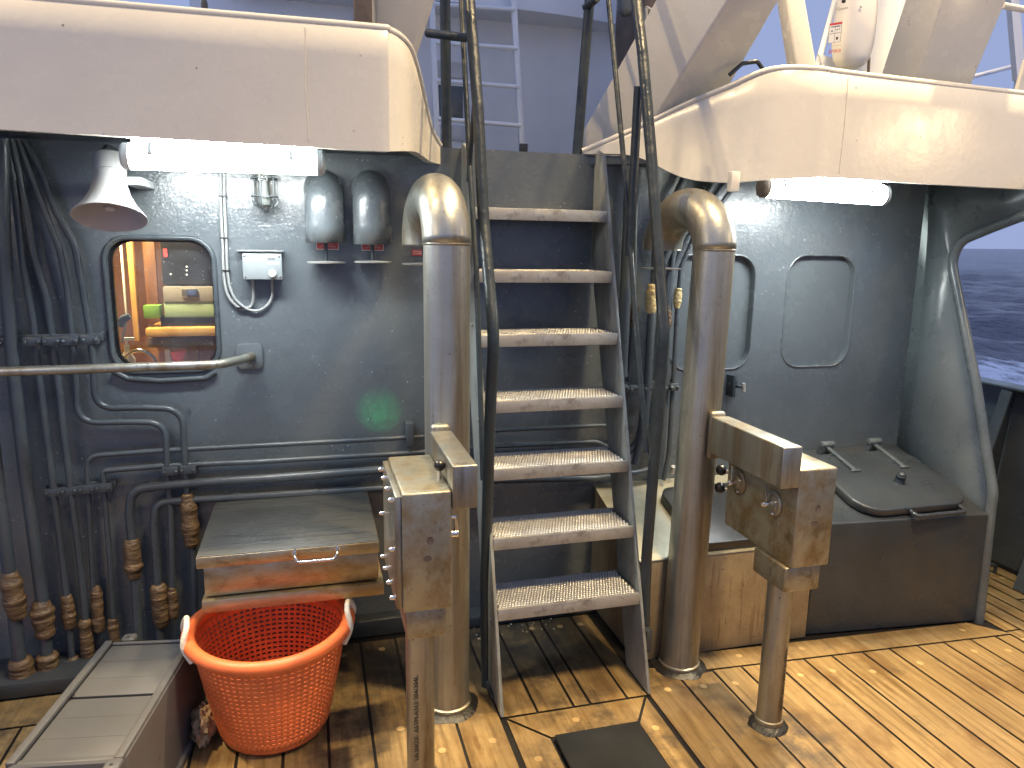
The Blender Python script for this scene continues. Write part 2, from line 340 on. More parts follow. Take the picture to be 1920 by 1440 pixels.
# ------------------------------------------------------------------ mesh helpers
def wl(o):
    v = Vector((0, 0, 0))
    while o: v = v + o.location; o = o.parent
    return v
def tag(o, label=None, cat=None, group=None, kind=None):
    for k, v in (('label', label), ('category', cat), ('group', group), ('kind', kind)):
        if v: o[k] = v
    return o
def thing(name, label, cat, loc, group=None):
    o = bpy.data.objects.new(name, None); C.objects.link(o); o.location = loc
    o.empty_display_size = 0.1
    return tag(o, label, cat, group)
class MB:
    def __init__(s): s.v = []; s.f = []; s.mi = []
    def add(s, vs, fs, mi=0):
        k = len(s.v); s.v += [Vector(x) for x in vs]
        s.f += [[i + k for i in f] for f in fs]; s.mi += [mi] * len(fs); return s
    def box(s, x0, x1, y0, y1, z0, z1, mi=0, mat=None):
        vs = [Vector((x, y, z)) for z in (z0, z1) for y in (y0, y1) for x in (x0, x1)]
        if mat is not None: vs = [mat @ v for v in vs]
        return s.add(vs, [[0, 2, 3, 1], [4, 5, 7, 6], [0, 1, 5, 4], [2, 6, 7, 3], [0, 4, 6, 2], [1, 3, 7, 5]], mi)
    def prism(s, poly, off, mi=0):
        """poly: list of points; off: extrusion vector"""
        n = len(poly); off = Vector(off); a = [Vector(p) for p in poly]
        nrm = Vector((0, 0, 0))
        for i in range(n): nrm += a[i].cross(a[(i + 1) % n])
        if nrm.dot(off) < 0: a = a[::-1]
        return s.add(a + [p + off for p in a], [list(range(n))[::-1], [n + i for i in range(n)]] + [[i, (i + 1) % n, n + (i + 1) % n, n + i] for i in range(n)], mi)
    def tube(s, pts, r, n=14, caps=True, mi=0):
        pts = [Vector(p) for p in pts]; rs = r if isinstance(r, (list, tuple)) else [r] * len(pts)
        k = len(pts); vs = []; fs = []
        T = [(pts[min(i + 1, k - 1)] - pts[max(i - 1, 0)]).normalized() for i in range(k)]
        ref = Vector((0, 0, 1)) if abs(T[0].z) < 0.9 else Vector((1, 0, 0))
        a = (ref - T[0] * ref.dot(T[0])).normalized()
        for i in range(k):
            a = (a - T[i] * a.dot(T[i])).normalized(); b = T[i].cross(a)
            for j in range(n):
                q = 2 * math.pi * j / n
                vs.append(pts[i] + (a * math.cos(q) + b * math.sin(q)) * rs[i])
        for i in range(k - 1):
            for j in range(n):
                fs.append([i * n + j, i * n + (j + 1) % n, (i + 1) * n + (j + 1) % n, (i + 1) * n + j])
        if caps:
            fs.append(list(range(n))[::-1]); fs.append([(k - 1) * n + j for j in range(n)])
        return s.add(vs, fs, mi)
    def lathe(s, prof, mat, n=32, mi=0, closed=False):
        """prof: (r, z) about local z"""
        vs = [mat @ Vector((r * math.cos(2 * math.pi * j / n), r * math.sin(2 * math.pi * j / n), z)) for r, z in prof for j in range(n)]
        fs = [[i * n + j, i * n + (j + 1) % n, (i + 1) * n + (j + 1) % n, (i + 1) * n + j] for i in range(len(prof) - 1) for j in range(n)]
        if not closed:
            if prof[0][0] > 1e-5: fs.append(list(range(n))[::-1])
            if prof[-1][0] > 1e-5: fs.append([(len(prof) - 1) * n + j for j in range(n)])
        return s.add(vs, fs, mi)
    def ball(s, c, r, n=14, sq=(1, 1, 1), mi=0):
        prof = [(max(1e-6, r * math.sin(math.pi * i / n)), -r * math.cos(math.pi * i / n)) for i in range(n + 1)]
        return s.lathe(prof, Matrix.Translation(c) @ Matrix.Diagonal((*sq, 1)), n * 2, mi, True)
    def grid(s, rows, closed=False, mi=0):
        n = len(rows[0]); vs = [p for r in rows for p in r]
        fs = [[i * n + j, i * n + (j + 1) % n, (i + 1) * n + (j + 1) % n, (i + 1) * n + j] for i in range(len(rows) - 1) for j in range(n if closed else n - 1)]
        return s.add(vs, fs, mi)
    def build(s, name, mats, parent=None, bevel=0, seg=2, smooth=38, solid=0):
        me = bpy.data.meshes.new(name); off = wl(parent) if parent else Vector((0, 0, 0))
        me.from_pydata([tuple(v - off) for v in s.v], [], s.f)
        for m_ in (mats if isinstance(mats, (list, tuple)) else [mats]): me.materials.append(m_)
        for p, i in zip(me.polygons, s.mi): p.material_index = i
        bm = bmesh.new(); bm.from_mesh(me)
        bmesh.ops.remove_doubles(bm, verts=bm.verts, dist=1e-6)
        bmesh.ops.recalc_face_normals(bm, faces=bm.faces)
        if bevel:
            es = [e for e in bm.edges if len(e.link_faces) == 2 and e.calc_face_angle(0) > R(35)]
            bmesh.ops.bevel(bm, geom=es, offset=bevel, segments=seg, affect='EDGES', profile=0.5, clamp_overlap=True)
        bm.to_mesh(me); bm.free()
        for p in me.polygons: p.use_smooth = True
        me.set_sharp_from_angle(angle=R(smooth))
        o = bpy.data.objects.new(name, me); C.objects.link(o); o.parent = parent
        if solid:
            md = o.modifiers.new('thick', 'SOLIDIFY'); md.thickness = solid; md.offset = 0
        return o
def fillet(pts, r, n=7):
    pts = [Vector(p) for p in pts]; out = [pts[0]]
    for i in range(1, len(pts) - 1):
        p = pts[i]; a = pts[i - 1] - p; b = pts[i + 1] - p
        la, lb = a.length, b.length
        if la < 1e-6 or lb < 1e-6: continue
        a /= la; b /= lb; ang = a.angle(b)
        if ang > math.pi - 0.02: out.append(p); continue
        d = min((r if not isinstance(r, (list, tuple)) else r[i]) / math.tan(ang / 2), la * 0.49, lb * 0.49)
        A = p + a * d; B = p + b * d
        for k in range(n + 1):
            q = k / n; out.append(A * (1 - q) ** 2 + p * 2 * q * (1 - q) + B * q * q)
    out.append(pts[-1]); return out
def rrect(x0, x1, z0, z1, r, n=7):
    out = []
    for cx, cz, a0 in ((x1 - r, z1 - r, 0), (x0 + r, z1 - r, 90), (x0 + r, z0 + r, 180), (x1 - r, z0 + r, 270)):
        for k in range(n + 1):
            a = R(a0 + 90 * k / n); out.append((cx + r * math.cos(a), cz + r * math.sin(a)))
    return out
def Tz(loc, axis):
    """frame whose local z is axis"""
    return Matrix.Translation(loc) @ Vector(axis).normalized().to_track_quat('Z', 'Y').to_matrix().to_4x4()
def text(name, body, size, mat, parent, origin, right, up, depth=0.0008, align='LEFT'):
    cu = bpy.data.curves.new(name, 'FONT'); cu.body = body; cu.size = size; cu.extrude = depth; cu.align_x = align
    cu.resolution_u = 2
    to = bpy.data.objects.new(name, cu); C.objects.link(to)
    dg = bpy.context.evaluated_depsgraph_get()
    me = bpy.data.meshes.new_from_object(to.evaluated_get(dg)); bpy.data.objects.remove(to)
    rt = Vector(right).normalized(); u = Vector(up).normalized(); n = rt.cross(u)
    mx = Matrix((rt, u, n)).transposed().to_4x4(); mx.translation = Vector(origin) - (wl(parent) if parent else Vector())
    me.transform(mx); me.materials.clear(); me.materials.append(mat)
    o = bpy.data.objects.new(name, me); C.objects.link(o); o.parent = parent; return o
def copytree(o, parent=None):
    c = o.copy(); C.objects.link(c); c.parent = parent
    for ch in list(o.children): copytree(ch, c)
    return c
def boltm(mb, p, axis, r=0.006, h=0.006, mi=0):
    mb.lathe([(r, 0), (r, h * 0.7), (r * 0.6, h)], Tz(p, axis), 10, mi)

# ------------------------------------------------------------------ sea
def make_sea():
    rad = np.concatenate([np.geomspace(4.3, 120, 210), np.geomspace(126, 9000, 60)])
    ang = np.concatenate([np.linspace(R(18), R(62), 240, endpoint=False), np.linspace(R(62), R(378), 110, endpoint=False)])
    rr, aa = np.meshgrid(rad, ang, indexing='ij'); x = rr * np.cos(aa); y = rr * np.sin(aa)
    z = np.zeros_like(x); rs = np.random.RandomState(3)
    for i in range(46):
        L = 0.9 * 1.11 ** i if i < 32 else rs.uniform(4, 16)
        th = R(25) + rs.normal(0, 0.5); k = 2 * np.pi / L; ph = rs.uniform(0, 6.28)
        amp = 0.0075 * L ** 0.85 * rs.uniform(0.5, 1.1)
        cell = rr * R(0.3)
        att = np.clip(1.6 - cell * 3 / L, 0, 1) * np.clip(1.4 - rr / 500, 0, 1)
        s = np.sin(k * (x * np.cos(th) + y * np.sin(th)) + ph)
        z += amp * att * (1 - 2 * np.abs(s) ** 0.8 if i % 2 else s)
    z += -1.75 + 0.0072 * np.where(rr < 3000, x, x)     # the vessel lists a little towards port
    nA = len(ang); v = np.stack([x, y, z], -1).reshape(-1, 3)
    f = []
    for i in range(len(rad) - 1):
        for j in range(nA):
            f.append([i * nA + j, i * nA + (j + 1) % nA, (i + 1) * nA + (j + 1) % nA, (i + 1) * nA + j])
    me = bpy.data.meshes.new('sea'); me.from_pydata(v.tolist(), [], f); me.materials.append(M['sea'])
    for p in me.polygons: p.use_smooth = True
    o = bpy.data.objects.new('sea', me); C.objects.link(o)
    tag(o, 'rough grey-blue sea with white foam beside the hull', 'sea', kind='structure')
    me.flip_normals() if me.polygons[0].normal.z < 0 else None
make_sea()

# ------------------------------------------------------------------ deck of caulked planks
def make_deck():
    bm = bmesh.new(); lay = bm.loops.layers.float_vector.new('plank') if hasattr(bm.loops.layers, 'float_vector') else None
    lay = bm.faces.layers.float_vector.new('plank')
    rnd = random.Random(5)
    def poly(pts, mi, z=0.0, ins=0.0, seed=None):
        pts = [Vector((p[0], p[1])) for p in pts]
        if ins:
            n = len(pts); q = []
            area = sum(pts[i].x * pts[(i + 1) % n].y - pts[(i + 1) % n].x * pts[i].y for i in range(n))
            if area < 0: pts = pts[::-1]
            for i in range(n):
                a = (pts[i] - pts[i - 1]).normalized(); b = (pts[(i + 1) % n] - pts[i]).normalized()
                na = Vector((-a.y, a.x)); nb = Vector((-b.y, b.x)); s = (na + nb)
                q.append(pts[i] + s * (ins / max(0.25, 1 + na.dot(nb))))
            pts = q
        vs = [bm.verts.new((p.x, p.y, z)) for p in pts]
        f = bm.faces.new(vs); f.material_index = mi
        f[lay] = Vector((rnd.random(), rnd.random(), rnd.random())); f.normal_update()
        if f.normal.z < 0: f.normal_flip()
        return f
    def plug(x, y, r=0.0135):
        poly([(x + r * math.cos(2 * math.pi * k / 16), y + r * math.sin(2 * math.pi * k / 16)) for k in range(16)], 1, 0.0012)
    G = 0.0052
    poly([(-2.6, -3), (3.62, -3), (3.62, 9), (-2.6, 9)], 2, -0.005)
    pads = []
    def strip(x0, x1, y0, y1, plugs=True):
        y = y0
        while y < y1 - 1e-6:
            e = min(y1, y + rnd.uniform(1.6, 2.6)) if y < -1 or y1 > 5 else y1
            if y1 - e < 0.4: e = y1
            poly([(x0, y), (x1, y), (x1, e), (x0, e)], 0, 0, G)
            if plugs:
                k = 0; yy = e - 0.06 - rnd.random() * 0.04
                while yy > max(y, 0.6) and k < 4:
                    if rnd.random() < 0.6: plug((x0 + x1) / 2 + rnd.uniform(-.025, .025), yy)
                    yy -= rnd.uniform(0.5, 0.7); k += 1
            y = e
    # hatch frame in front of the stair: mitred boards round a black plate
    FX0, FX1, FY = 0.602, 1.178, 2.262; HX0, HX1, HY = 0.745, 1.068, 2.118
    poly([(FX0 + 0.015, FY), (FX1 - 0.012, FY), (HX1, HY), (HX0, HY)], 0, 0, G); plug(0.86, 2.19); 
    poly([(FX0 + 0.015, FY), (HX0, HY), (HX0, 1.0), (FX0 + 0.015, 1.0)], 0, 0, G)
    poly([(FX1 - 0.012, FY), (HX1, HY), (HX1, 1.0), (FX1 - 0.012, 1.0)], 0, 0, G)
    plug(0.67, 2.03); plug(1.115, 2.08); plug(1.12, 1.7)
    # planks behind the frame, under the stair
    xs = [0.604, 0.742, 0.880, 0.945, 1.091, 1.178]
    for a, b in zip(xs, xs[1:]): strip(a, b, FY, 2.9)
    # port planks
    xs = [0.604, 0.445, 0.30, 0.155, 0.01, -0.135, -0.28, -0.425, -0.57, -0.715, -0.86, -1.005, -1.15, -1.29, -1.44, -1.6, -1.75, -1.9, -2.05, -2.2, -2.4]
    for a, b in zip(xs[1:], xs): strip(a, b, -1.0, 2.9 if a > -0.6 else 2.62)
    poly([(-2.4, 2.62), (-0.57, 2.62), (-0.57, 2.80), (-2.4, 2.80)], 0, 0, G); plug(-0.9, 2.71)
    # starboard planks up to the margin board
    ms = lambda x: 2.357 - (x - 1.497) * 0.0505
    xs = [1.178, 1.345, 1.497, 1.625, 1.776, 1.907, 2.038, 2.182, 2.314, 2.449, 2.582, 2.717, 2.847]
    for i, (a, b) in enumerate(zip(xs, xs[1:])):
        ya, yb = (ms(a), ms(b)) if a > 1.3 else (2.43, 2.43)
        if i == 1: ya = yb = 2.35
        poly([(a, -1.0), (b, -1.0), (b, yb), (a, ya)], 0, 0, G)
        for yy in (ya - 0.085 - 0.07 * rnd.random(), ya - 0.95):
            if i in (9, 7): continue
            plug((a + b) / 2 + rnd.uniform(-.03, .03), yy)
    poly([(1.40, 2.49), (2.83, 2.42), (2.95, ms(2.95)), (1.497, ms(1.497)), (1.40, 2.36)], 0, 0, G)
    for x in (1.66, 1.95, 2.75): plug(x, ms(x) + 0.07)
    # side deck outboard of the deckhouse: narrow planks
    xs = [2.847 + 0.083 * k for k in range(9)]
    for a, b in zip(xs, xs[1:]):
        strip(a, b, -1.0 if a > 2.95 else -1.0, 7.0 if a >= 2.9 else ms(2.9), a < 2.95 or rnd.random() < 0.4)
    me = bpy.data.meshes.new('deck'); bm.to_mesh(me); bm.free()
    for m_ in (M['deck'], M['plug'], M['caulk']): me.materials.append(m_)
    o = bpy.data.objects.new('deck', me); C.objects.link(o)
    tag(o, 'wooden deck of yellow-brown planks with black caulked seams', 'deck', kind='structure')
make_deck()
mb = MB(); mb.box(0.752, 1.062, 1.15, 2.112, 0.002, 0.018)
hp = mb.build('deck_hatch_plate', M['blacklid'], None, 0.006)
tag(hp, 'flat black plate set in the planks before the stair', 'hatch plate')
# kerbs at the foot of the bulkhead
mb = MB(); mb.box(-0.57, 0.60, 2.93, 2.998, 0.0, 0.075); mb.box(-2.4, -0.57, 2.80, 2.998, 0.0, 0.06); mb.box(0.60, 1.22, 2.90, 2.998, 0.0, 0.05)
tag(mb.build('kerb', M['dark'], None, 0.006), 'dark steel kerb along the foot of the bulkhead', 'kerb', kind='structure')

# ------------------------------------------------------------------ bulkhead with window and two blanked windows
def plate_holes(outer, holes, y0, y1):
    bm = bmesh.new(); rings = []
    for lp in [outer] + holes:
        vs = [bm.verts.new((x, y0, z)) for x, z in lp]
        es = [bm.edges.new((vs[i], vs[(i + 1) % len(vs)])) for i in range(len(vs))]; rings.append(vs)
    bmesh.ops.triangle_fill(bm, edges=bm.edges[:], use_beauty=True, use_dissolve=False)
    for vs in rings:
        ws = [bm.verts.new((v.co.x, y1, v.co.z)) for v in vs]
        for i in range(len(vs)):
            j = (i + 1) % len(vs); bm.faces.new((vs[i], vs[j], ws[j], ws[i]))
    bmesh.ops.recalc_face_normals(bm, faces=bm.faces)
    mb = MB(); bm.verts.index_update()
    mb.add([v.co.copy() for v in bm.verts], [[v.index for v in f.verts] for f in bm.faces]); bm.free(); return mb
BH = thing('bulkhead', 'dark blue-grey painted steel bulkhead behind the stair', 'bulkhead', (0.8, YW, 0))
win = rrect(-0.712, -0.347, 1.165, 1.657, 0.085)
b1 = rrect(1.572, 1.985, 1.102, 1.622, 0.10); b2 = rrect(2.160, 2.530, 1.102, 1.626, 0.095)
outer = [(-2.4, 0), (2.95, 0), (2.95, 2.03), (-2.4, 2.03)]
plate_holes(outer, [win, b1, b2], YW, YW + 0.05).build('steel_plate', M['bulkhead'], BH, 0.0, smooth=30)
for nm, h, d in (('blanked_window', b1, 0.036), ('blanked_window', b2, 0.032)):
    x0 = min(p[0] for p in h); x1 = max(p[0] for p in h); z0 = min(p[1] for p in h); z1 = max(p[1] for p in h)
    mb = MB(); mb.prism([(x, YW + d, z) for x, z in rrect(x0 - .01, x1 + .01, z0 - .01, z1 + .01, 0.1)], (0, 0.02, 0)); p = mb.build(nm, M['panel'], BH)
    mb = MB(); lp = [Vector((x, YW - 0.001, z)) for x, z in rrect(x0 - .003, x1 + .003, z0 - .003, z1 + .003, 0.098)]
    mb.tube(lp + lp[:1], 0.0045, 8, False); mb.build('weld_bead', M['bulkhead'], p)
# window frame, pane
mb = MB()
for r_, yy, ex in ((0.010, YW - 0.002, 0.004), ):
    lp = [Vector((x, yy, z)) for x, z in rrect(-0.712 - ex, -0.347 + ex, 1.165 - ex, 1.657 + ex, 0.085)]
    mb.tube(lp + lp[:1], r_, 10, False)
wf = mb.build('window', M['pipe'], BH)
mb = MB()
o_ = rrect(-0.73, -0.33, 1.147, 1.675, 0.09); i_ = rrect(-0.700, -0.359, 1.178, 1.645, 0.075)
plate_holes(o_, [i_], YW + 0.04, YW + 0.055).build('frame', M['blackplastic'], wf)
mb = MB(); mb.prism([(x, YW + 0.046, z) for x, z in rrect(-0.722, -0.337, 1.155, 1.667, 0.085)], (0, 0.006, 0)); mb.build('pane', M['glass'], wf)
mb = MB()
lp = WP(0.012, (212, 696), (240, 710), (300, 714), (385, 709), (405, 697))
mb.tube(fillet(lp, 0.03), 0.011, 10); mb.build('drip_sill', M['pipe'], wf)
# dog latch lug beside starboard pipe
mb = MB(); c_ = PY(1372, 720, 2.985)
mb.lathe([(0.026, 0), (0.026, 0.012), (0.018, 0.02)], Tz(c_, (0, -1, 0)), 16)
mb.tube([c_ + Vector((0, -0.015, 0)), c_ + Vector((0.012, -0.04, -0.004)), c_ + Vector((0.035, -0.05, -0.006))], 0.009, 10)
mb.box(c_.x - 0.02, c_.x - 0.006, 2.94, 2.998, c_.z - 0.055, c_.z + 0.045); mb.build('latch', M['navy'], BH, 0.002)
mb = MB(); mb.tube([c_ + Vector((0.030, -0.05, 0.012)), c_ + Vector((0.034, -0.05, -0.028))], 0.010, 10); mb.build('latch_handle', M['alu'], BH)
# embossed draught figure
text('embossed_number', '8', 0.03, M['bulkhead'], BH, PY(352, 775, YW - 0.001), (1, 0, 0), (0, 0, 1), 0.0012)

# ------------------------------------------------------------------ upper deck
def wing(side):
    """plan curve of the inner end, from the ladder opening outboard"""
    if side > 0: pts = [(1.125, 3.0), (1.30, 2.885), (1.45, 2.745), (1.56, 2.62), (1.66, 2.505), (1.80, 2.452), (1.95, 2.45), (2.4, 2.45), (3.70, 2.45)]
    else: pts = [(0.520, 3.0), (0.470, 2.92), (0.425, 2.80), (0.380, 2.66), (0.335, 2.54), (0.270, 2.468), (0.19, 2.45), (-0.4, 2.45), (-2.4, 2.45)]
    return pts
a = wing(-1)[::-1]; b = wing(1)
poly = [(x, y + 0.012, 1.99) for x, y in a] + [(x, y + 0.012, 1.99) for x, y in b] + [(3.70, 9, 1.99), (-2.4, 9, 1.99)]
mb = MB(); mb.prism(poly, (0, 0, 0.032))
tag(mb.build('upper_deck', M['pipe'], None), 'upper deck plating over the bulkhead', 'deck', kind='structure')

def smooth_curve(pts, n=6):
    out = []; P = [Vector((*p,)) for p in pts]
    for i in range(len(P) - 1):
        p0 = P[max(i - 1, 0)]; p1 = P[i]; p2 = P[i + 1]; p3 = P[min(i + 2, len(P) - 1)]
        for k in range(n):
            t = k / n
            out.append(0.5 * ((2 * p1) + (p2 - p0) * t + (2 * p0 - 5 * p1 + 4 * p2 - p3) * t * t + (3 * p1 - p0 - 3 * p2 + p3) * t ** 3))
    out.append(P[-1]); return out
def bulwark(side, label):
    zt = {1: [2.045, 2.125, 2.205, 2.255, 2.300, 2.305, 2.300, 2.29, 2.265], -1: [2.040, 2.090, 2.180, 2.250, 2.290, 2.308, 2.308, 2.305, 2.30]}[side]
    zb = {1: [2.033, 2.020, 1.93, 1.905, 1.908, 1.916, 1.922, 1.915, 1.905], -1: [1.965, 1.965, 1.968, 1.966, 1.955, 1.943, 1.940, 1.945, 1.965]}[side]
    w_ = wing(side); pl = smooth_curve([(x, y, t, b) for (x, y), t, b in zip(w_, zt, zb)] if False else [(x, y, t) for (x, y), t in zip(w_, zt)])
    pb = smooth_curve([(x, y, t) for (x, y), t in zip(w_, zb)])
    pl = [Vector(p) for p in pl]; pb = [Vector(p) for p in pb]
    c = Vector((pl[0].x + side * 0.02, 3.0, 2.03))
    t = thing('bulwark', label, 'bulwark', (w_[-1][0], 2.45, 1.99))
    mb = MB(); rows_o = []; rows_i = []
    k = len(pl)
    for i in range(k):
        d = (pl[min(i + 1, k - 1)] - pl[max(i - 1, 0)]); d.z = 0; d.normalize()
        nrm = Vector((-d.y, d.x, 0)) * side           # inboard
        ins = nrm * 0.03
        top, bot = pl[i], pb[i]
        col = [bot + ins, bot, bot * 0.75 + top * 0.25, (top + bot) / 2, bot * 0.25 + top * 0.75, top - Vector((0, 0, 0.012)), top + nrm * 0.012, top + ins]
        rows_o.append(col)
    mb.grid(rows_o, True)
    mb.add(rows_o[0], [list(range(8))]); mb.add(rows_o[-1], [list(range(8))])
    mb.build('plating', M['white'], t, smooth=50)
    mb = MB(); mb.tube([p + Vector((0, 0, 0.0)) + (Vector((0, 0.012, 0))) for p in pl], 0.012, 10); mb.build('top_rail', M['white'], t)
    # weld seam where the rounded corner plate begins
    mb = MB(); ix = 36 if side > 0 else 39
    mb.tube([pb[ix] + Vector((0, -0.001, 0.02)), (pb[ix] + pl[ix]) / 2 + Vector((side * 0.004, -0.001, 0)), pl[ix] + Vector((0, -0.001, -0.02))], 0.0020, 6); mb.build('weld_seam', M['white'], t)
    return t
bulwark(-1, 'white painted bulwark above the loudspeaker and the longer looking lamp')
bulwark(1, 'white painted bulwark with a rounded corner right of the stair, below the beacon')

# ------------------------------------------------------------------ fluorescent lamps
def tube_lamp(label, x0, x1, y, z0, z1, dark_cap):
    ax = Vector((x1 - x0, 0, z1 - z0)); a = Vector((x0, y, z0)); b = Vector((x1, y, z1)); d = ax.normalized()
    t = thing('fluorescent_lamp', label, 'lamp', (a + b) / 2, 'tube lamps under the upper deck')
    r = 0.040
    mb = MB(); mb.tube([a + d * 0.012, a + d * 0.014, b - d * 0.014, b - d * 0.012], [r * .9, r, r, r * .9], 24); mb.build('diffuser', M['tube'], t)
    mb = MB(); mb.box(x0 + 0.03, x1 - 0.03, y - 0.02, y + 0.03, max(z0, z1) + 0.032, 1.9895); mb.box(x0 + 0.01, x1 - 0.01, y + 0.041, y + 0.058, min(z0, z1) - 0.016, 1.9895); mb.build('housing', M['fitting'], t, 0.003)  # top housing, plus an added rear shield keeping tube light off the wall
    for p, q, cm in ((a, a + d * 0.014, M['brown'] if dark_cap else M['fitting']), (b - d * 0.014, b, M['fitting'])):
        mb = MB(); s_ = 1 if p == a else -1
        mb.tube([p - d * (0.012 if s_ > 0 else -0), p - d * 0.004 * s_, q] if s_ > 0 else [p, q + d * 0.004, q + d * 0.012], [r * 0.78, r * 1.02, r * 1.03] if s_ > 0 else [r * 1.03, r * 1.02, r * 0.78], 24); mb.build('end_cap', cm, t)
    for f in (0.13, 0.84):
        c = a + ax * f
        mb = MB(); pts = [c + Vector((0, math.cos(q) * (r + .002), math.sin(q) * (r + .002))) for q in [R(60 + 20 * k) for k in range(7)]]
        mb.add([p + d * e for p in pts for e in (-0.007, 0.007)], [[2 * i, 2 * i + 1, 2 * i + 3, 2 * i + 2] for i in range(6)]); mb.build('clip', M['fitting'], t, solid=0.003)
    return t
tube_lamp('lit white tube lamp above the cabin window, beside the loudspeaker', -0.540, 0.052, 2.62, 1.908, 1.913, False)
tube_lamp('lit white tube lamp with a brown end cap above the blanked windows', 1.738, 2.312, 2.62, 1.893, 1.880, True)

# ------------------------------------------------------------------ horn loudspeaker
sp = thing('loudspeaker', 'pale grey horn loudspeaker pointing down above the cabin window', 'loudspeaker', PY(205, 300, 2.80))
c0 = PY(206, 408, 2.74); ax = Vector((0.02, 0.30, 1.0)).normalized(); ax = (PY(207, 285, 2.83) - c0).normalized()
fr = Tz(c0, ax)
prof = [(0.112, -0.002), (0.114, 0.0), (0.104, 0.012), (0.080, 0.045), (0.063, 0.08), (0.053, 0.115), (0.048, 0.15), (0.048, 0.156), (0.050, 0.158), (0.050, 0.215), (0.040, 0.225), (0.0001, 0.227)]
mb = MB(); mb.lathe(prof, fr, 40, 0, True); mb.build('horn', M['horn'], sp)
mb = MB(); mb.lathe([(0.112, -0.002), (0.100, 0.010), (0.072, 0.045), (0.05, 0.085), (0.0001, 0.11)], fr, 40, 0, True); h_in = mb.build('horn_throat', M['hornin'], sp)
mb = MB(); mb.lathe([(0.020, 0.03), (0.020, 0.036), (0.0001, 0.036)], fr, 20); mb.lathe([(0.006, 0.035), (0.006, 0.09)], fr, 10); cap_ = mb.build('phase_plug', M['hornin'], sp)
q_ = fr.to_3x3()
mb = MB(); mb.lathe([(0.0001, 0.0285), (0.014, 0.0285), (0.014, 0.03)], fr, 20); mb.build('maker_plate', M['labelwhite'], sp)
mb = MB(); p_ = PY(250, 340, 2.79); mb.box(p_.x - 0.03, p_.x + 0.028, p_.y - 0.01, YW - 0.001, p_.z - 0.012, p_.z + 0.014); mb.build('bracket', M['fitting'], sp, 0.003)
mb = MB(); top_ = fr @ Vector((0, 0, 0.2)); mb.tube(fillet([top_ + Vector((-0.03, 0.02, 0.02)), top_ + Vector((-0.02, 0.05, 0.06)), Vector((top_.x + 0.02, 2.99, top_.z + 0.03))], 0.03), 0.007, 8); mb.build('cable', M['navy'], sp)

# ------------------------------------------------------------------ caged bulkhead lamp (unlit)
cl = thing('caged_lamp', 'unlit glass lamp in a wire cage below the left tube lamp', 'lamp', PY(498, 320, YW))
ct = PY(497, 318, 2.92); cb = PY(498, 400, 2.92)
Hh = (ct - cb).length; fr = Matrix.Translation(cb) @ Matrix.Rotation(0, 4, 'Z')
mb = MB(); mb.lathe([(0.0001, 0.006), (0.018, 0.009), (0.032, 0.024), (0.038, 0.05), (0.038, Hh)], fr, 24, 0, True); mb.build('glass', M['clear'], cl)
mb = MB(); mb.lathe([(0.05, Hh), (0.05, Hh + 0.035), (0.03, Hh + 0.05)], fr, 24); mb.box(cb.x - 0.03, cb.x + 0.03, 2.92, 2.999, ct.z + 0.0, ct.z + 0.04); mb.build('base', M['bulkhead'], cl, 0.003)
mb = MB()
for k in range(6):
    q = R(60 * k + 15)
    mb.tube(fillet([cb + Vector((math.cos(q) * 0.046, math.sin(q) * 0.046, Hh)), cb + Vector((math.cos(q) * 0.046, math.sin(q) * 0.046, 0.035)), cb + Vector((0, 0, 0.0))], 0.04), 0.0022, 6)
for z in (0.06, 0.125):
    mb.tube([cb + Vector((math.cos(R(15 * k)) * 0.047, math.sin(R(15 * k)) * 0.047, z)) for k in range(25)], 0.0024, 6)
mb.build('wire_cage', M['pipe'], cl)
mb = MB(); mb.lathe([(0.012, 0.12), (0.014, 0.08), (0.022, 0.05), (0.018, 0.03), (0.0001, 0.022)], fr, 16, 0, True); mb.build('bulb', M['jbox'], cl)

# ------------------------------------------------------------------ junction box, cables
jb = thing('junction_box', 'grey junction box with a round knob on the bulkhead', 'junction box', PY(492, 497, YW))
x0, x1, z0, z1 = -0.236, -0.097, 1.513, 1.607
mb = MB(); mb.box(x0, x1, 2.945, 2.999, z0, z1); mb.build('casing', M['jbox'], jb, 0.004)
mb = MB(); mb.box(x0 - 0.001, x1 + 0.001, 2.930, 2.9445, z0 - 0.001, z1 + 0.001); cv = mb.build('cover', M['jbox'], jb, 0.003)
kc = PY(511, 513, 2.928)
mb = MB(); mb.lathe([(0.014, 0), (0.013, 0.012), (0.010, 0.014), (0.0001, 0.015)], Tz((kc.x, 2.930, kc.z), (0, -1, 0)), 20); mb.build('knob', M['labelwhite'], jb)
for x, z in ((x0 + .008, z0 + .008), (x1 - .008, z0 + .008), (x0 + .008, z1 - .008), (x1 - .008, z1 - .008)):
    mb = MB(); boltm(mb, (x, 2.930, z), (0, -1, 0), 0.004, 0.002); mb.build('screw', M['chrome'], cv)
text('print', 'nautec', 0.010, M['ink'], cv, (x0 + 0.088, 2.9292, z1 - 0.020), (1, 0, 0), (0, 0, 1), 0.0004)
mb = MB(); mb.box(x0 + 0.088, x1 - 0.010, 2.9290, 2.9299, z1 - 0.037, z1 - 0.030); mb.build('rating_label', M['labelwhite'], cv)
mb = MB(); mb.box(x0 - 0.02, x1 + 0.008, 2.955, 2.999, z1 + 0.006, z1 + 0.013); mb.build('mounting_plate', M['bulkhead'], jb, 0.002)
cb_ = thing('cable_pair', 'two grey cables hanging down to the junction box', 'cable', PY(420, 330, YW - 0.02))
A = WP(0.014, (413, 318), (414, 380), (417, 450), (420, 520), (428, 555), (446, 576), (462, 578), (474, 566), (476, 545)) 
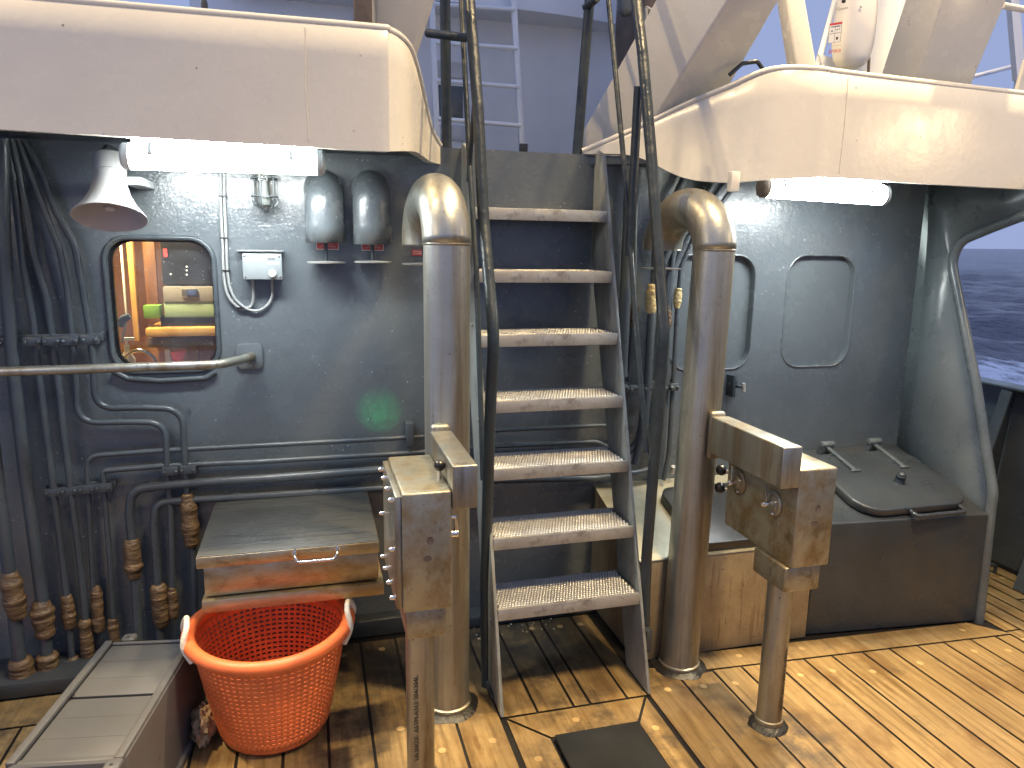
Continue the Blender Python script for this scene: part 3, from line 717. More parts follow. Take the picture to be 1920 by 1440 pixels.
B = WP(0.014, (420, 318), (421, 380), (424, 450), (427, 515), (436, 552), (455, 574), (478, 583), (498, 575), (510, 556), (511, 545))
for pth in (A, B):
    pth[-1] = Vector((pth[-1].x, 2.96, z0 + 0.002))
    mb = MB(); mb.tube(smooth_curve([tuple(p) for p in pth], 8), 0.0055, 10); mb.build('cable', M['cable'], cb_)
for u, v in ((418, 368), (420.5, 446), (424, 507), (452, 577)):
    mb = MB(); p = PY(u, v, 2.986); mb.box(p.x - 0.014, p.x + 0.014, 2.977, 2.995, p.z - 0.003, p.z + 0.003); mb.build('cable_tie', M['blackplastic'], cb_, 0.001)

# ------------------------------------------------------------------ painted vent cowls with closing discs and red labels
def cowl(u, vtop, ul, ur, vbot, label, dvx, lu0, lu1, lv):
    pl = PY(ul, vbot, 2.90); pr = PY(ur, vbot, 2.90); r = (pr.x - pl.x) / 2; cx = (pl.x + pr.x) / 2
    zb = pl.z; zt = PY(u, vtop, 2.95).z
    t = thing('vent_cowl', label, 'vent', (cx, YW, zb), 'painted vents under the left bulwark')
    # elbow leaving the wall and turning down
    pts = [Vector((cx, 3.02, zt - r * 1.0)), Vector((cx, 2.97, zt - r * 1.0))]
    yc = 3.0 - r * 0.92; ctr = Vector((cx, 2.985, zt - 2.0 * r))
    R_ = 2.985 - yc
    rows = []
    for k in range(13):
        q = R(90 - 90 * k / 12)      # from horizontal outflow to pointing down
        c = ctr + Vector((0, -math.cos(q) * R_, math.sin(q) * r * 1.0))
        tdir = Vector((0, -math.sin(q), -math.cos(q)))
        nrm = Vector((0, -math.cos(q), math.sin(q)))
        rows.append([c + Vector((1, 0, 0)) * (r * math.cos(2 * math.pi * j / 28)) + nrm * (r * 0.95 * math.sin(2 * math.pi * j / 28)) for j in range(28)])
    last = rows[-1]
    dz = Vector((0, 0, -(last[0].z - zb)))
    rows.append([p + dz * 0.5 for p in last]); rows.append([p + dz for p in last])
    mb = MB(); mb.grid(rows, True); mb.build('hood', M['bulkhead'], t, solid=0.005)
    zd = PY(u, dvx, yc).z
    dl = PY(u, dvx, yc)
    mb = MB(); mb.lathe([(0.0001, -0.004), (r * 0.98, -0.003), (r * 1.0, 0.002), (0.0001, 0.006)], Matrix.Translation((cx, yc, zd)), 32, 0, True); mb.build('closing_disc', M['alu'], t)
    mb = MB(); mb.tube([(cx, yc, zd), (cx, yc, zb + 0.06)], 0.007, 10); mb.tube([(cx, yc, zb + 0.02), (cx + 0.035, yc + 0.03, zb + 0.05)], 0.004, 8); mb.build('spindle', M['navy'], t)
    p0 = PY(lu0, lv - 6, YW); p1 = PY(lu1, lv + 6, YW)
    mb = MB(); mb.box(p0.x, p1.x, 2.9965, 2.9992, p1.z, p0.z); lb = mb.build('name_plate', M['red'], t)
    mb = MB(); mb.box(p0.x - 0.003, p1.x + 0.003, 2.9975, 2.9995, p1.z - 0.003, p0.z + 0.003); mb.build('plate_edge', M['labelwhite'], lb)
    text('plate_print', 'VENTILATIE\nACCOMMODATIE', 0.0075, M['labelwhite'], lb, ((p0.x + p1.x) / 2, 2.9963, p0.z - 0.009), (1, 0, 0), (0, 0, 1), 0.0002, 'CENTER')
cowl(610, 316, 574, 648, 455, 'dark painted vent cowl with a dent highlight, nearer the tube lamp', 492, 594, 634, 461)
cowl(698, 316, 664, 735, 458, 'dark painted vent cowl beside the stainless vent pipe', 491, 679, 718, 463)

# ------------------------------------------------------------------ stainless swan-neck vent pipes standing on deck
def swan_neck(label, base, lean, ztop, R_, dirn, zout, r, disc_z, label_uv=None):
    t = thing('vent_pipe', label, 'vent pipe', base, 'stainless swan-neck vent pipes')
    b = Vector(base); d = Vector((*dirn, 0)).normalized()
    zt = ztop - r - R_                   # spring line of the bend
    top = b + Vector((lean[0], lean[1], zt))
    mb = MB(); mb.tube([b, top], r, 32); mb.build('pipe', M['stainless_pipe'], t)
    pts = []
    for k in range(25):
        q = math.pi * k / 24
        pts.append(top + d * (R_ - R_ * math.cos(q)) + Vector((0, 0, R_ * math.sin(q))))
    end = pts[-1].copy(); end.z = zout; pts.append(end)
    mb = MB(); mb.tube(pts, r * 1.0, 32, False); bend = mb.build('bend', M['stainless_pipe'], t, solid=0.005)
    mb = MB()
    mb.lathe([(r * 1.0, -0.005), (r * 1.022, -0.003), (r * 1.03, 0), (r * 1.022, 0.003), (r * 1.0, 0.005)], Tz(top, (0, 0, 1)), 32, 0, True)
    mb.lathe([(r * 1.0, -0.005), (r * 1.02, -0.002), (r * 1.02, 0.002), (r * 1.0, 0.005)], Tz(pts[12], d), 32, 0, True); mb.build('weld_bead', M['brass_steel'], t)
    mb = MB(); mb.lathe([(r * 1.0, 0.028), (r * 1.09, 0.025), (r * 1.11, 0.018), (r * 1.09, 0.010), (r * 1.0, 0.008)], Matrix.Translation(b), 32, 0, True); mb.build('base_collar', M['stainless'], t)
    mb = MB(); ring = []
    for k in range(40):
        q = 2 * math.pi * k / 40; rr = r * (1.28 + 0.13 * noise.noise(Vector((math.cos(q) * 2, math.sin(q) * 2, b.x * 5))))
        ring.append((q, rr))
    rows = [[b + Vector((math.cos(q) * rr * f, math.sin(q) * rr * f, z)) for q, rr in ring] for f, z in ((1.12, 0.001), (1.0, 0.008), (0.86, 0.013), (0.70, 0.016))]
    mb.grid(rows, True); mb.build('sealant', M['rubber'], t)
    e = Vector((end.x, end.y, disc_z))
    mb = MB(); mb.lathe([(0.0001, -0.004), (r * 1.0, -0.003), (r * 1.05, 0.002), (0.0001, 0.005)], Matrix.Translation(e), 32, 0, True); dd = mb.build('closing_disc', M['alu'], t)
    mb = MB(); mb.tube([e, e + Vector((0, 0, zout - disc_z + 0.05))], 0.007, 10); mb.build('spindle', M['navy'], t)
    return t, end
VL, eL = swan_neck('stainless swan-neck vent pipe left of the stair', (0.437, 2.385, 0), (-0.004, 0, 0), 1.885, 0.155, (-0.09, 1.0), 1.645, 0.076, 1.581)
VR, eR = swan_neck('stainless swan-neck vent pipe right of the stair, leaning slightly', (1.384, 2.42, 0), (0.045, 0.01, 0), 1.872, 0.150, (-0.20, 1.0), 1.645, 0.075, 1.570)
p0 = PY(772, 468, YW); p1 = PY(822, 480, YW)
np_ = thing('name_plate', 'dark red engraved name plate half hidden behind the left vent pipe', 'name plate', ((p0.x + p1.x) / 2, YW, p1.z))
mb = MB(); mb.box(p0.x, p1.x, 2.9965, 2.9992, p1.z, p0.z); mb.build('plate', M['red'], np_)
text('plate_print', 'VENTILATIE\nACCOMMODATIE', 0.0085, M['labelwhite'], np_, (p0.x + 0.004, 2.9962, p0.z - 0.010), (1, 0, 0), (0, 0, 1), 0.0002)
mb = MB(); mb.box(1.50, 1.535, 2.46, 2.49, 1.86, 1.93); tag(mb.build('pipe_bracket', M['white'], None, 0.003), 'small white bracket between right vent pipe and bulwark', 'bracket')

# ------------------------------------------------------------------ stair with handrails
ST = thing('stair', 'steep aluminium stair with dark tubular handrails in the middle', 'stair', (0.90, 2.40, 0))
XL, XR = 0.615, 1.172; RISE = 0.2405
def ty(i): return 2.365 + 0.0775 * i          # nosing y of tread i
tz = [0.362 + RISE * 0.993 * i for i in range(7)]
sl = 0.0775 / RISE
for sx, x in ((-1, XL - 0.012), (1, XR)):
    mb = MB()
    y_at = lambda z: 2.375 + (z - 0.36) * sl
    yb_ = y_at(0)
    poly = [(x, yb_ + 0.005, 0.006), (x, y_at(2.02) - 0.0, 2.02)]
    poly = [(x, y_at(0.0) + 0.0, 0.006), (x, y_at(0.9), 0.9), (x, y_at(1.9), 1.93), (x, y_at(1.9) + 0.03, 2.02), (x, y_at(1.9) + 0.09, 2.045), (x, 2.995, 2.045), (x, 2.995, 1.6), (x, y_at(0.9) + 0.20, 0.9), (x, y_at(0) + 0.20, 0.006)]
    mb.prism(poly, (0.012, 0, 0)); so = mb.build('stringer', M['stringer'], ST, 0.002)
    mb = MB()
    for z in (0.30, 0.65, 1.0, 1.35): boltm(mb, (x + (0 if sx < 0 else 0.012), y_at(z) + 0.06, z), (sx, 0, 0), 0.008, 0.008)
    mb.build('bolt', M['alu'], so)
# one tread: folded aluminium tray with raised perforated buttons
D = 0.205
def tread_at(i, src=None):
    y, z = ty(i), tz[i]
    if src is None:
        e = bpy.data.objects.new('tread', None)
        mb = MB(); mb.box(XL + .001, XR - .001, y, y + 0.012, z - 0.045, z); mb.box(XL + .001, XR - .001, y + 0.0125, y + D, z - 0.012, z - 0.004, 1)
        mb.box(XL + .001, XR - .001, y + D + 0.0005, y + D + 0.010, z - 0.04, z)
        t = mb.build('tread', [M['alu'], M['tread_base']], ST, 0.0015)
        mb = MB(); nx, ny = 46, 13
        for a in range(nx):
            for b in range(ny):
                cx = XL + 0.012 + (XR - XL - 0.024) * (a + (0.5 if b % 2 else 0.0)) / nx; cy = y + 0.018 + (D - 0.026) * b / (ny - 1)
                mb.lathe([(0.0056, z - 0.004), (0.0052, z + 0.0000), (0.0036, z + 0.0014), (0.0016, z - 0.0015)], Matrix.Translation((cx, cy, 0)), 7, 0, True)
        mb.build('raised_grip', M['grip'], t)
        return t
    c = copytree(src, ST); c.location = src.location + Vector((0, ty(i) - ty(0), tz[i] - tz[0])); return c
t0_ = tread_at(0)
for i in range(1, 7): tread_at(i, t0_)
# handrails
def rail(pts, r, name, par=ST, fr=0.05):
    mb = MB(); mb.tube(fillet(pts, fr), r, 16); return mb.build(name, M['navy'], par)
hr = rail([PX(1207, 1195, 1.205), PX(1212, 1050, 1.205), PX(1245, 625, 1.205), PX(1222, 300, 1.205), PX(1205, 100, 1.205), (1.205, 2.80, 2.78), (1.205, 3.05, 2.90)], 0.0205, 'handrail', fr=0.25)
rail([PX(1213, 850, 1.202), PX(1195, 650, 1.202), PX(1174, 350, 1.202), PX(1141, 0, 1.202)], 0.0105, 'rail_brace', hr)
rail([PX(1197, 163, 1.203), PX(1180, 480, 1.203)], 0.017, 'rail_strut', hr)
mb = MB(); mb.box(1.19, 1.215, 2.33, 2.41, 0.13, 0.22); mb.build('rail_foot', M['dark'], hr, 0.003)
hl = rail([PX(912, 1292, 0.600), PX(910, 1100, 0.598), PX(918, 800, 0.595), PX(926, 625, 0.595), PX(907, 420, 0.594), PX(896, 200, 0.592), (0.59, 2.79, 2.53), (0.59, 2.86, 2.70), (0.59, 3.05, 2.82)], 0.0205, 'handrail', fr=0.25)
rail([PX(906, 900, 0.598), PX(893, 500, 0.598), PX(880, 300, 0.598), PX(865, 0, 0.598)], 0.0105, 'rail_brace', hl)
rail([PX(893, 150, 0.597), PX(878, 340, 0.597)], 0.009, 'rail_strut', hl)
mb = MB(); mb.box(0.592, 0.606, 2.36, 2.50, 0.004, 0.03); mb.build('rail_foot', M['dark'], hl, 0.003)
# posts on the upper-deck edge
def top_post(label, pts, bar, r=0.021):
    t = thing('rail_post', label, 'rail post', pts[0]); mb = MB(); mb.tube(pts, r, 16); mb.build('post', M['navy'], t)
    mb = MB(); mb.tube(bar, 0.016, 12); mb.build('cross_bar', M['navy'], t)
top_post('dark rail post on the upper deck, left of the stair head', [Vector((0.553, 3.04, 2.022)), Vector((0.546, 3.05, 2.9))], [PY(802, 62, 3.0), PY(885, 72, 2.80)])
top_post('dark rail post on the upper deck, right of the stair head', [Vector((1.106, 3.03, 2.022)), Vector((1.163, 3.05, 2.9))], [PY(1098, 14, 3.05), PY(1120, -4, 2.95)])

# ------------------------------------------------------------------ control pedestals
def pedestal(label, px, py, post_z, bx0, bx1, y0, y1, z0, z1, colx0, colx1, ax0, ax1, az0, az1, side, tx):
    t = thing('control_pedestal', label, 'control box', (px, py, 0), 'stainless control boxes on posts')
    mb = MB(); mb.tube([(px, py, 0.0), (px, py, post_z)], 0.043, 28); po = mb.build('post', M['stainless'], t)
    b = Vector((px, py, 0)); r = 0.043
    mb = MB(); mb.lathe([(r, 0.035), (r * 1.12, 0.033), (r * 1.14, 0.022), (r * 1.10, 0.012), (r, 0.010)], Matrix.Translation(b), 28, 0, True); mb.build('base_collar', M['stainless'], po)
    mb = MB(); rows = [[b + Vector((math.cos(R(10 * k)) * r * f * (1 + .12 * noise.noise(Vector((math.cos(R(10 * k)) * 2, math.sin(R(10 * k)) * 2, px * 4)))), math.sin(R(10 * k)) * r * f * (1 + .12 * noise.noise(Vector((math.cos(R(10 * k)) * 2, math.sin(R(10 * k)) * 2, px * 7)))), z)) for k in range(36)] for f, z in ((1.62, 0.001), (1.45, 0.010), (1.2, 0.016), (1.0, 0.020))]
    mb.grid(rows, True); mb.build('sealant', M['rubber'], po)
    text('pipe_print', tx, 0.021, M['ink'], po, Vector((px - 0.012 if side < 0 else px + 0.024, py - (0.0425 if side < 0 else 0.0375), 0.10 if side < 0 else 0.08)), (0, 0, 1), (-1, 0.0 if side < 0 else -0.6, 0), 0.0006)
    mb = MB(); mb.box(bx0, bx1, y0, y1, z0, z1); bo = mb.build('box', M['brass_steel'], t, 0.007, 3)
    mb = MB(); mb.box(colx0, colx1, y0 + 0.012, y0 + 0.19, z0 - 0.088, z0 - 0.001); mb.build('neck', M['brass_steel'], t, 0.006, 3)
    mb = MB(); mb.box(ax0, ax1, y0 - 0.004, y1 + 0.02, az0, az1)
    mb.build('arm', M['stainless'], t, 0.005, 3)
    # two burn marks on the front of the box
    for k, (fx, fz) in enumerate(((0.56, 0.60), (0.50, 0.45))):
        mb = MB(); c = Vector((bx0 + (bx1 - bx0) * fx, y0 - 0.0008, z0 + (z1 - z0) * fz))
        mb.lathe([(0.0001, 0), (0.010, 0), (0.0105, 0.0004)], Tz(c, (0, -1, 0)) @ Matrix.Diagonal((1.15 if k else 0.95, 0.75 if k else 1.1, 1, 1)), 18, 0, True); mb.build('burn_mark', M['brown'], bo)
    return t, bo
PL, boxL = pedestal('stainless control box with a bolted side cover, left of the stair', 0.285, 2.03, 0.60, 0.222, 0.360, 1.905, 2.275, 0.635, 0.985, 0.232, 0.345, 0.361, 0.432, 0.930, 1.056, -1, 'VA INOX  ASTM A312 304/304L')
mb = MB(); mb.box(0.205, 0.2215, 1.915, 2.265, 0.645, 0.975); cvp = mb.build('side_cover', M['stainless'], PL, 0.002)
for y in (1.95, 2.05, 2.15, 2.24):
    for z in (0.665, 0.81, 0.955):
        if z == 0.81 and y not in (1.95, 2.24): continue
        mb = MB(); boltm(mb, (0.205, y, z), (-1, 0, 0), 0.007, 0.016); mb.build('bolt', M['chrome'], cvp)
mb = MB(); kp = Vector((0.352, 2.0, 1.0)); mb.tube([(0.345, 2.02, 0.984), (0.345, 2.02, 1.01)], 0.006, 10); kn = mb.build('lever', M['chrome'], PL)
mb = MB(); mb.ball((0.345, 2.02, 1.024), 0.017, 12); mb.build('knob', M['blackplastic'], kn)
mb = MB(); mb.tube(fillet([(0.361, 1.93, 0.90), (0.375, 1.93, 0.90), (0.378, 1.93, 0.84)], 0.008), 0.006, 8); mb.lathe([(0.011, 0), (0.011, 0.02)], Tz((0.3605, 1.93, 0.85), (1, 0, 0)), 12); mb.build('drain_plug', M['chrome'], PL)
mb = MB(); mb.box(0.365, 0.428, 2.29, 2.325, 0.955, 1.075); mb.build('weld_pad', M['stainless_pipe'], PL, 0.012, 3)
PR, boxR = pedestal('stainless control box with two valve dials, right of the stair', 1.512, 2.0, 0.60, 1.468, 1.608, 1.893, 2.300, 0.640, 0.972, 1.455, 1.588, 1.398, 1.467, 0.915, 1.050, 1, 'INOX A312 304 VA INOX')
mb = MB(); mb.box(1.398, 1.462, 2.322, 2.348, 0.885, 1.065); mb.build('weld_pad', M['stainless_pipe'], PR, 0.012, 3)
for y, z in ((2.222, 0.828), (2.012, 0.822)):
    mb = MB(); fr = Tz((1.468, y, z), (-1, 0, 0))
    mb.lathe([(0.046, 0.0), (0.046, 0.006), (0.040, 0.010), (0.030, 0.011), (0.028, 0.016), (0.018, 0.018), (0.0001, 0.018)], fr, 28); dl = mb.build('valve_dial', M['stainless'], PR)
    mb = MB()
    for q in (30, 120, 210, 300): boltm(mb, fr @ Vector((0.034 * math.cos(R(q)), 0.034 * math.sin(R(q)), 0.009)), (-1, 0, 0), 0.005, 0.010)
    mb.build('dial_bolt', M['chrome'], dl)
    mb = MB(); mb.lathe([(0.010, 0.016), (0.010, 0.040), (0.007, 0.044)], fr, 14); mb.box(1.435, 1.440, y - 0.004, y + 0.004, z - 0.005, z + 0.062); mb.build('dial_handle', M['chrome'], dl)
for z in (0.835, 0.765):
    mb = MB(); mb.tube([(1.50, 2.302, z), (1.48, 2.335, z)], 0.007, 10); lv_ = mb.build('lever', M['chrome'], PR)
    mb = MB(); mb.ball((1.470, 2.345, z), 0.021, 12); mb.build('knob', M['blackplastic'], lv_)

# ------------------------------------------------------------------ stainless chest
CH = thing('storage_chest', 'stainless steel chest with a hinged lid, against the bulkhead', 'chest', (-0.08, 2.7, 0.455))
cx0, cx1, cyf, cyb = -0.366, 0.198, 2.425, 2.94
mb = MB(); mb.box(cx0, cx1, cyf, cyb, 0.500, 0.606); mb.build('body', M['chest'], CH, 0.004)
mb = MB(); mb.box(cx0 - 0.018, cx1 + 0.004, cyf - 0.020, cyb + 0.006, 0.6065, 0.6465, 0); ld = mb.build('lid', M['chest'], CH, 0.004)
mb = MB(); mb.box(cx0 - 0.015, cx1 + 0.001, cyf - 0.017, cyb + 0.003, 0.6445, 0.6488); mb.build('lid_top', M['lid'], ld, 0.001)
hy = cyf - 0.020; A = PY(552, 1030, hy); B_ = PY(632, 1022, hy)
zz = 0.636
mb = MB(); mb.tube(fillet([(A.x, hy, zz), (A.x, hy - 0.035, zz), (A.x + 0.012, hy - 0.045, zz - 0.018), (B_.x - 0.012, hy - 0.045, zz - 0.018), (B_.x, hy - 0.035, zz), (B_.x, hy, zz)], 0.012), 0.0048, 10)
for x in (A.x, B_.x): mb.lathe([(0.011, 0), (0.010, 0.006)], Tz((x, hy, zz), (0, -1, 0)), 14)
mb.build('handle', M['chrome'], ld)
mb = MB(); mb.box(cx0 - 0.008, 0.215, cyf - 0.022, cyf - 0.016, 0.452, 0.494); mb.box(cx0 - 0.008, 0.215, cyf - 0.0155, cyb, 0.486, 0.494); mb.box(cx0 - 0.008, cx0 - 0.002, cyf - 0.0155, cyb, 0.452, 0.4855); mb.build('support_frame', M['chest'], CH, 0.0015)
for x in (-0.30, 0.10):
    mb = MB(); mb.prism([(x, 2.985, 0.485), (x, 2.55, 0.485), (x, 2.985, 0.18)], (0.012, 0, 0)); mb.build('wall_bracket', M['dark'], CH)

# ------------------------------------------------------------------ orange basket
BK = thing('basket', 'orange perforated plastic basket with white rope handles under the chest', 'basket', (-0.172, 2.42, 0))
bx, by = -0.165, 2.42
def br(z):
    return 0.170 + (0.248 - 0.170) * (z / 0.37) ** 0.85
def basket_shell():
    mb = MB(); NA = 66
    angs = []
    for i in range(NA):
        a = 2 * math.pi * i / NA; s_ = 2 * math.pi / NA
        angs += [(a, False), (a + s_ * 0.38, True)]
    zs = [(0.030, False)]
    z = 0.055; rowh = 0.0168
    while z < 0.333: zs += [(z, True), (z + rowh * 0.42, False)]; z += rowh
    zs += [(0.37, False)]
    pts = [[Vector((bx + br(z) * math.cos(a), by + br(z) * math.sin(a), z)) for a, _ in angs] for z, _ in zs]
    n = len(angs); vs = [p for r_ in pts for p in r_]; fs = []
    for i in range(len(zs) - 1):
        for j in range(n):
            if zs[i][1] and angs[j][1]: continue
            fs.append([i * n + j, i * n + (j + 1) % n, (i + 1) * n + (j + 1) % n, (i + 1) * n + j])
    mb.add(vs, fs)
    prof = [(0.001, 0.022), (0.12, 0.018), (0.145, 0.004), (0.155, 0.003), (0.168, 0.012), (br(0.03), 0.030)]
    mb.lathe(prof, Matrix.Translation((bx, by, 0)), n, 0, True)
    return mb
basket_shell().build('shell', M['orange'], BK, smooth=60, solid=0.006)
mb = MB(); mb.tube([Vector((bx + 0.258 * math.cos(R(5 * k)), by + 0.258 * math.sin(R(5 * k)), 0.372 + 0.010 * math.cos(R(5 * k)) ** 2)) for k in range(73)], 0.0215, 16, False); mb.build('rim', M['orange'], BK)
for q in (-8, 188):
    d = Vector((math.cos(R(q)), math.sin(R(q)), 0)); tt = Vector((-d.y, d.x, 0)); c = Vector((bx, by, 0.376)) + d * 0.258
    pts = [c + tt * 0.062 + Vector((0, 0, -0.045)) - d * 0.010, c + tt * 0.062 + d * 0.012 + Vector((0, 0, 0.012)), c + tt * 0.035 + d * 0.0 + Vector((0, 0, 0.060)), c - tt * 0.035 + Vector((0, 0, 0.060)), c - tt * 0.062 + d * 0.012 + Vector((0, 0, 0.012)), c - tt * 0.062 + Vector((0, 0, -0.045)) - d * 0.010]
    mb = MB(); mb.tube(smooth_curve([tuple(p) for p in pts], 8), 0.0095, 12); mb.build('rope_handle', M['rope'], BK)
for k, (x, y, q) in enumerate(((PZ(524, 1204, 0.17).x, PZ(524, 1204, 0.17).y, 20), (PZ(550, 1200, 0.17).x, PZ(550, 1200, 0.17).y, 80), (-0.22, 2.46, 140))):
    fl = thing('small_bottle', 'small black capped bottle lying in the orange basket', 'bottle', (x, y, 0.05), 'black bottles in the basket')
    d = Vector((math.cos(R(q)), math.sin(R(q)), 0.9)).normalized(); fr = Tz((x, y, 0.055), d)
    mb = MB(); mb.lathe([(0.0001, 0), (0.028, 0.003), (0.030, 0.02), (0.030, 0.11), (0.014, 0.135), (0.013, 0.14)], fr, 20); mb.build('body', M['blackplastic'], fl)
    mb = MB(); mb.lathe([(0.016, 0.14), (0.016, 0.162), (0.0001, 0.163)], fr, 18); mb.build('cap', M['jbox'], fl)

# ------------------------------------------------------------------ grey tote
def make_tote():
    t = thing('plastic_tub', 'grey plastic fish tub turned upside down at the left', 'tub', (-0.63, 2.3, 0))
    zt = 0.285
    P0 = PZ(17, 1440, zt); P1 = PZ(232, 1425, zt); P2 = PZ(366, 1200, zt); P3 = PZ(195, 1192, zt)
    ex = (P2 - P1); ey = (P3 - P2)
    LX = (P1 - P0).normalized(); LY = (P2 - P1).normalized(); LX = (LX - LY * LX.dot(LY)).normalized()
    W_ = 0.5 * ((P1 - P0).length + (P2 - P3).length); L_ = (P2 - P1).length + 0.02
    o = P1 - LX * W_
    mx = Matrix((LX, LY, Vector((0, 0, 1)))).transposed().to_4x4(); mx.translation = Vector((o.x, o.y, 0))
    w2, l2 = W_, L_
    mb = MB()
    # side walls: flared shell, wider at the bottom
    def ring(e, z, r=0.03, n=5):
        return [mx @ Vector((x, y, z)) for x, y in rrect(-e, w2 + e, -e, l2 + e, r, n)]
    rows = [ring(0.030, 0.0), ring(0.030, 0.018), ring(0.018, 0.022), ring(0.004, zt - 0.03), ring(0.0, zt - 0.006), ring(-0.006, zt)]
    mb.grid(rows, True); sh = mb.build('shell', M['tote'], t, smooth=35)
    # two slightly sunken panels with a groove between
    for ya, yb in ((0.028, l2 * 0.485), (l2 * 0.505, l2 - 0.02)):
        mb = MB(); lo = zt - 0.010
        nz = 5; 
        xs = (0.030, w2 - 0.030)
        mb.box(xs[0], xs[1], ya, yb, lo - 0.01, lo, 0, mx)
        for k in (1, 2):
            yy = ya + (yb - ya) * k / 3; mb.box(xs[0] + .004, xs[1] - .004, yy - 0.0015, yy + 0.0015, lo, lo + 0.0008, 0, mx)
        mb.build('bottom_panel', M['tote'], t, 0.0012)
    mb = MB()
    mb.box(0.004, 0.029, 0.006, l2 - 0.006, zt - 0.012, zt + 0.006, 0, mx); mb.box(w2 - 0.029, w2 - 0.004, 0.006, l2 - 0.006, zt - 0.012, zt + 0.006, 0, mx)
    mb.box(0.0295, w2 - 0.0295, 0.006, 0.0275, zt - 0.012, zt - 0.001, 0, mx); mb.box(0.0295, w2 - 0.0295, l2 - 0.0195, l2 - 0.004, zt - 0.012, zt - 0.001, 0, mx)
    mb.build('skid_rib', M['tote'], t, 0.006, 3)
    for x, y in ((w2 - 0.045, -0.035), (0.05, l2 - 0.004)):
        mb = MB(); mb.box(x, x + 0.045, y, y + 0.045, zt - 0.030, zt + 0.004, 0, mx); tb = mb.build('corner_lug', M['tote'], t, 0.009, 3)
        mb = MB(); mb.lathe([(0.0001, 0), (0.0045, 0), (0.0045, 0.0006)], Matrix.Translation(mx @ Vector((x + 0.022, y + 0.014, zt + 0.0042))), 12, 0, True); mb.build('hole', M['ink'], tb)
    for y in (l2 * 0.478, l2 * 0.515):
        mb = MB(); mb.lathe([(0.0001, 0), (0.0045, 0), (0.0045, 0.0006)], Matrix.Translation(mx @ Vector((0.033, y, zt - 0.0088))), 12, 0, True); mb.build('hole', M['ink'], sh)
make_tote()
# crumpled bag beside the basket
bgc = Vector((-0.392, 2.40, 0.055))
mb = MB(); rows = []
for i in range(15):
    th = math.pi * i / 14; row = []
    for j in range(24):
        q = 2 * math.pi * j / 24; d = Vector((math.sin(th) * math.cos(q), math.sin(th) * math.sin(q), math.cos(th)))
        k = 1 + 0.38 * noise.noise(d * 2.4) + 0.16 * noise.noise(d * 7)
        row.append(bgc + Vector((d.x * 0.040, d.y * 0.075, d.z * 0.060)) * k)
    rows.append(row)
mb.grid(rows, True); tag(mb.build('plastic_bag', M['bag'], None, smooth=20), 'crumpled clear plastic bag between tub and orange basket', 'bag')
bu = thing('buoy', 'white and red rounded object at the left edge behind the tub', 'buoy', (-1.20, 2.74, 0.0))
mb = MB(); mb.lathe([(0.0001, 0), (0.06, 0.004), (0.085, 0.03), (0.088, 0.075)], Matrix.Translation((-1.20, 2.70, 0.0)), 28, 0, True); mb.build('lower_half', M['labelwhite'], bu)
mb = MB(); mb.lathe([(0.088, 0.0755), (0.075, 0.105), (0.05, 0.125), (0.0001, 0.13)], Matrix.Translation((-1.20, 2.70, 0.0)), 28, 0, True); mb.build('red_top', M['redcup'], bu)

# ------------------------------------------------------------------ handrail on the bulkhead
HR = thing('handrail', 'pale tubular handrail in front of the cabin window', 'handrail', PY(470, 668, 2.97))
mb = MB(); rp = [(-1.72, 2.998, 1.205), (-1.72, 2.79, 1.205), PY(0, 697, 2.78), PY(410, 684, 2.80), PY(470, 670, 2.93), PY(472, 668, 2.985)]
mb.tube(fillet(rp, [0, .06, .2, .12, .05, 0]), 0.0165, 16); mb.build('tube', M['stainless_pipe'], HR)
mb = MB(); oc = PY(468, 668, 2.99); ex = 0.05
mb.prism([(oc.x + sx * a, 2.999, oc.z + sz * b) for sx, sz, a, b in ((1, 1, ex, ex - .014), (1, 1, ex - .014, ex), (-1, 1, ex - .014, ex), (-1, 1, ex, ex - .014), (-1, -1, ex, ex - .014), (-1, -1, ex - .014, ex), (1, -1, ex - .014, ex), (1, -1, ex, ex - .014))], (0, -0.012, 0)); mb.build('wall_flange', M['bulkhead'], HR, 0.003)

# ------------------------------------------------------------------ painted pipes on the bulkhead
def wrap(par, pts, r, mat='tape', seed=0):
    """lumpy taped joint"""
    P = [Vector(p) for p in pts]; mb = MB(); k = 26; path = []; rr = []
    for i in range(k):
        f = i / (k - 1); path.append(P[0].lerp(P[-1], f))
        e = math.sin(math.pi * min(1, max(0, f * 1.0))) ** 0.35
        rr.append(0.88 * r * (0.60 + 0.40 * e) * (1 + 0.26 * noise.noise(Vector((f * 5, seed * 3.1, 0))) + 0.03 * math.sin(i * 1.3 + seed)))
    mb.tube(path, rr, 14); return mb.build('taped_joint', M[mat], par, smooth=60)
def pipe(label, pts, r, fr=0.05, wraps=(), group='painted pipes on the bulkhead', mat='pipe', tp='tape'):
    t = thing('pipe', label, 'pipe', pts[-1], group)
    mb = MB(); mb.tube(fillet(pts, fr), r, 14); mb.build('tube', M[mat], t)
    for i, (a, b, wr) in enumerate(wraps): wrap(t, (a, b), wr, tp, i + len(label))
    return t
o9 = 0.045
def Wl(off, *uv): return WP(off, *uv)
pipe('thick dark pipe at the far left, nearest the picture edge', Wl(0.13, (-60, 430), (-28, 700), (-6, 900), (18, 1075), (42, 1285)), 0.023, 0.1, [(PY(17, 1070, 2.87), PY(34, 1160, 2.87), 0.040), (PY(38, 1235, 2.87), PY(46, 1290, 2.87), 0.050)])
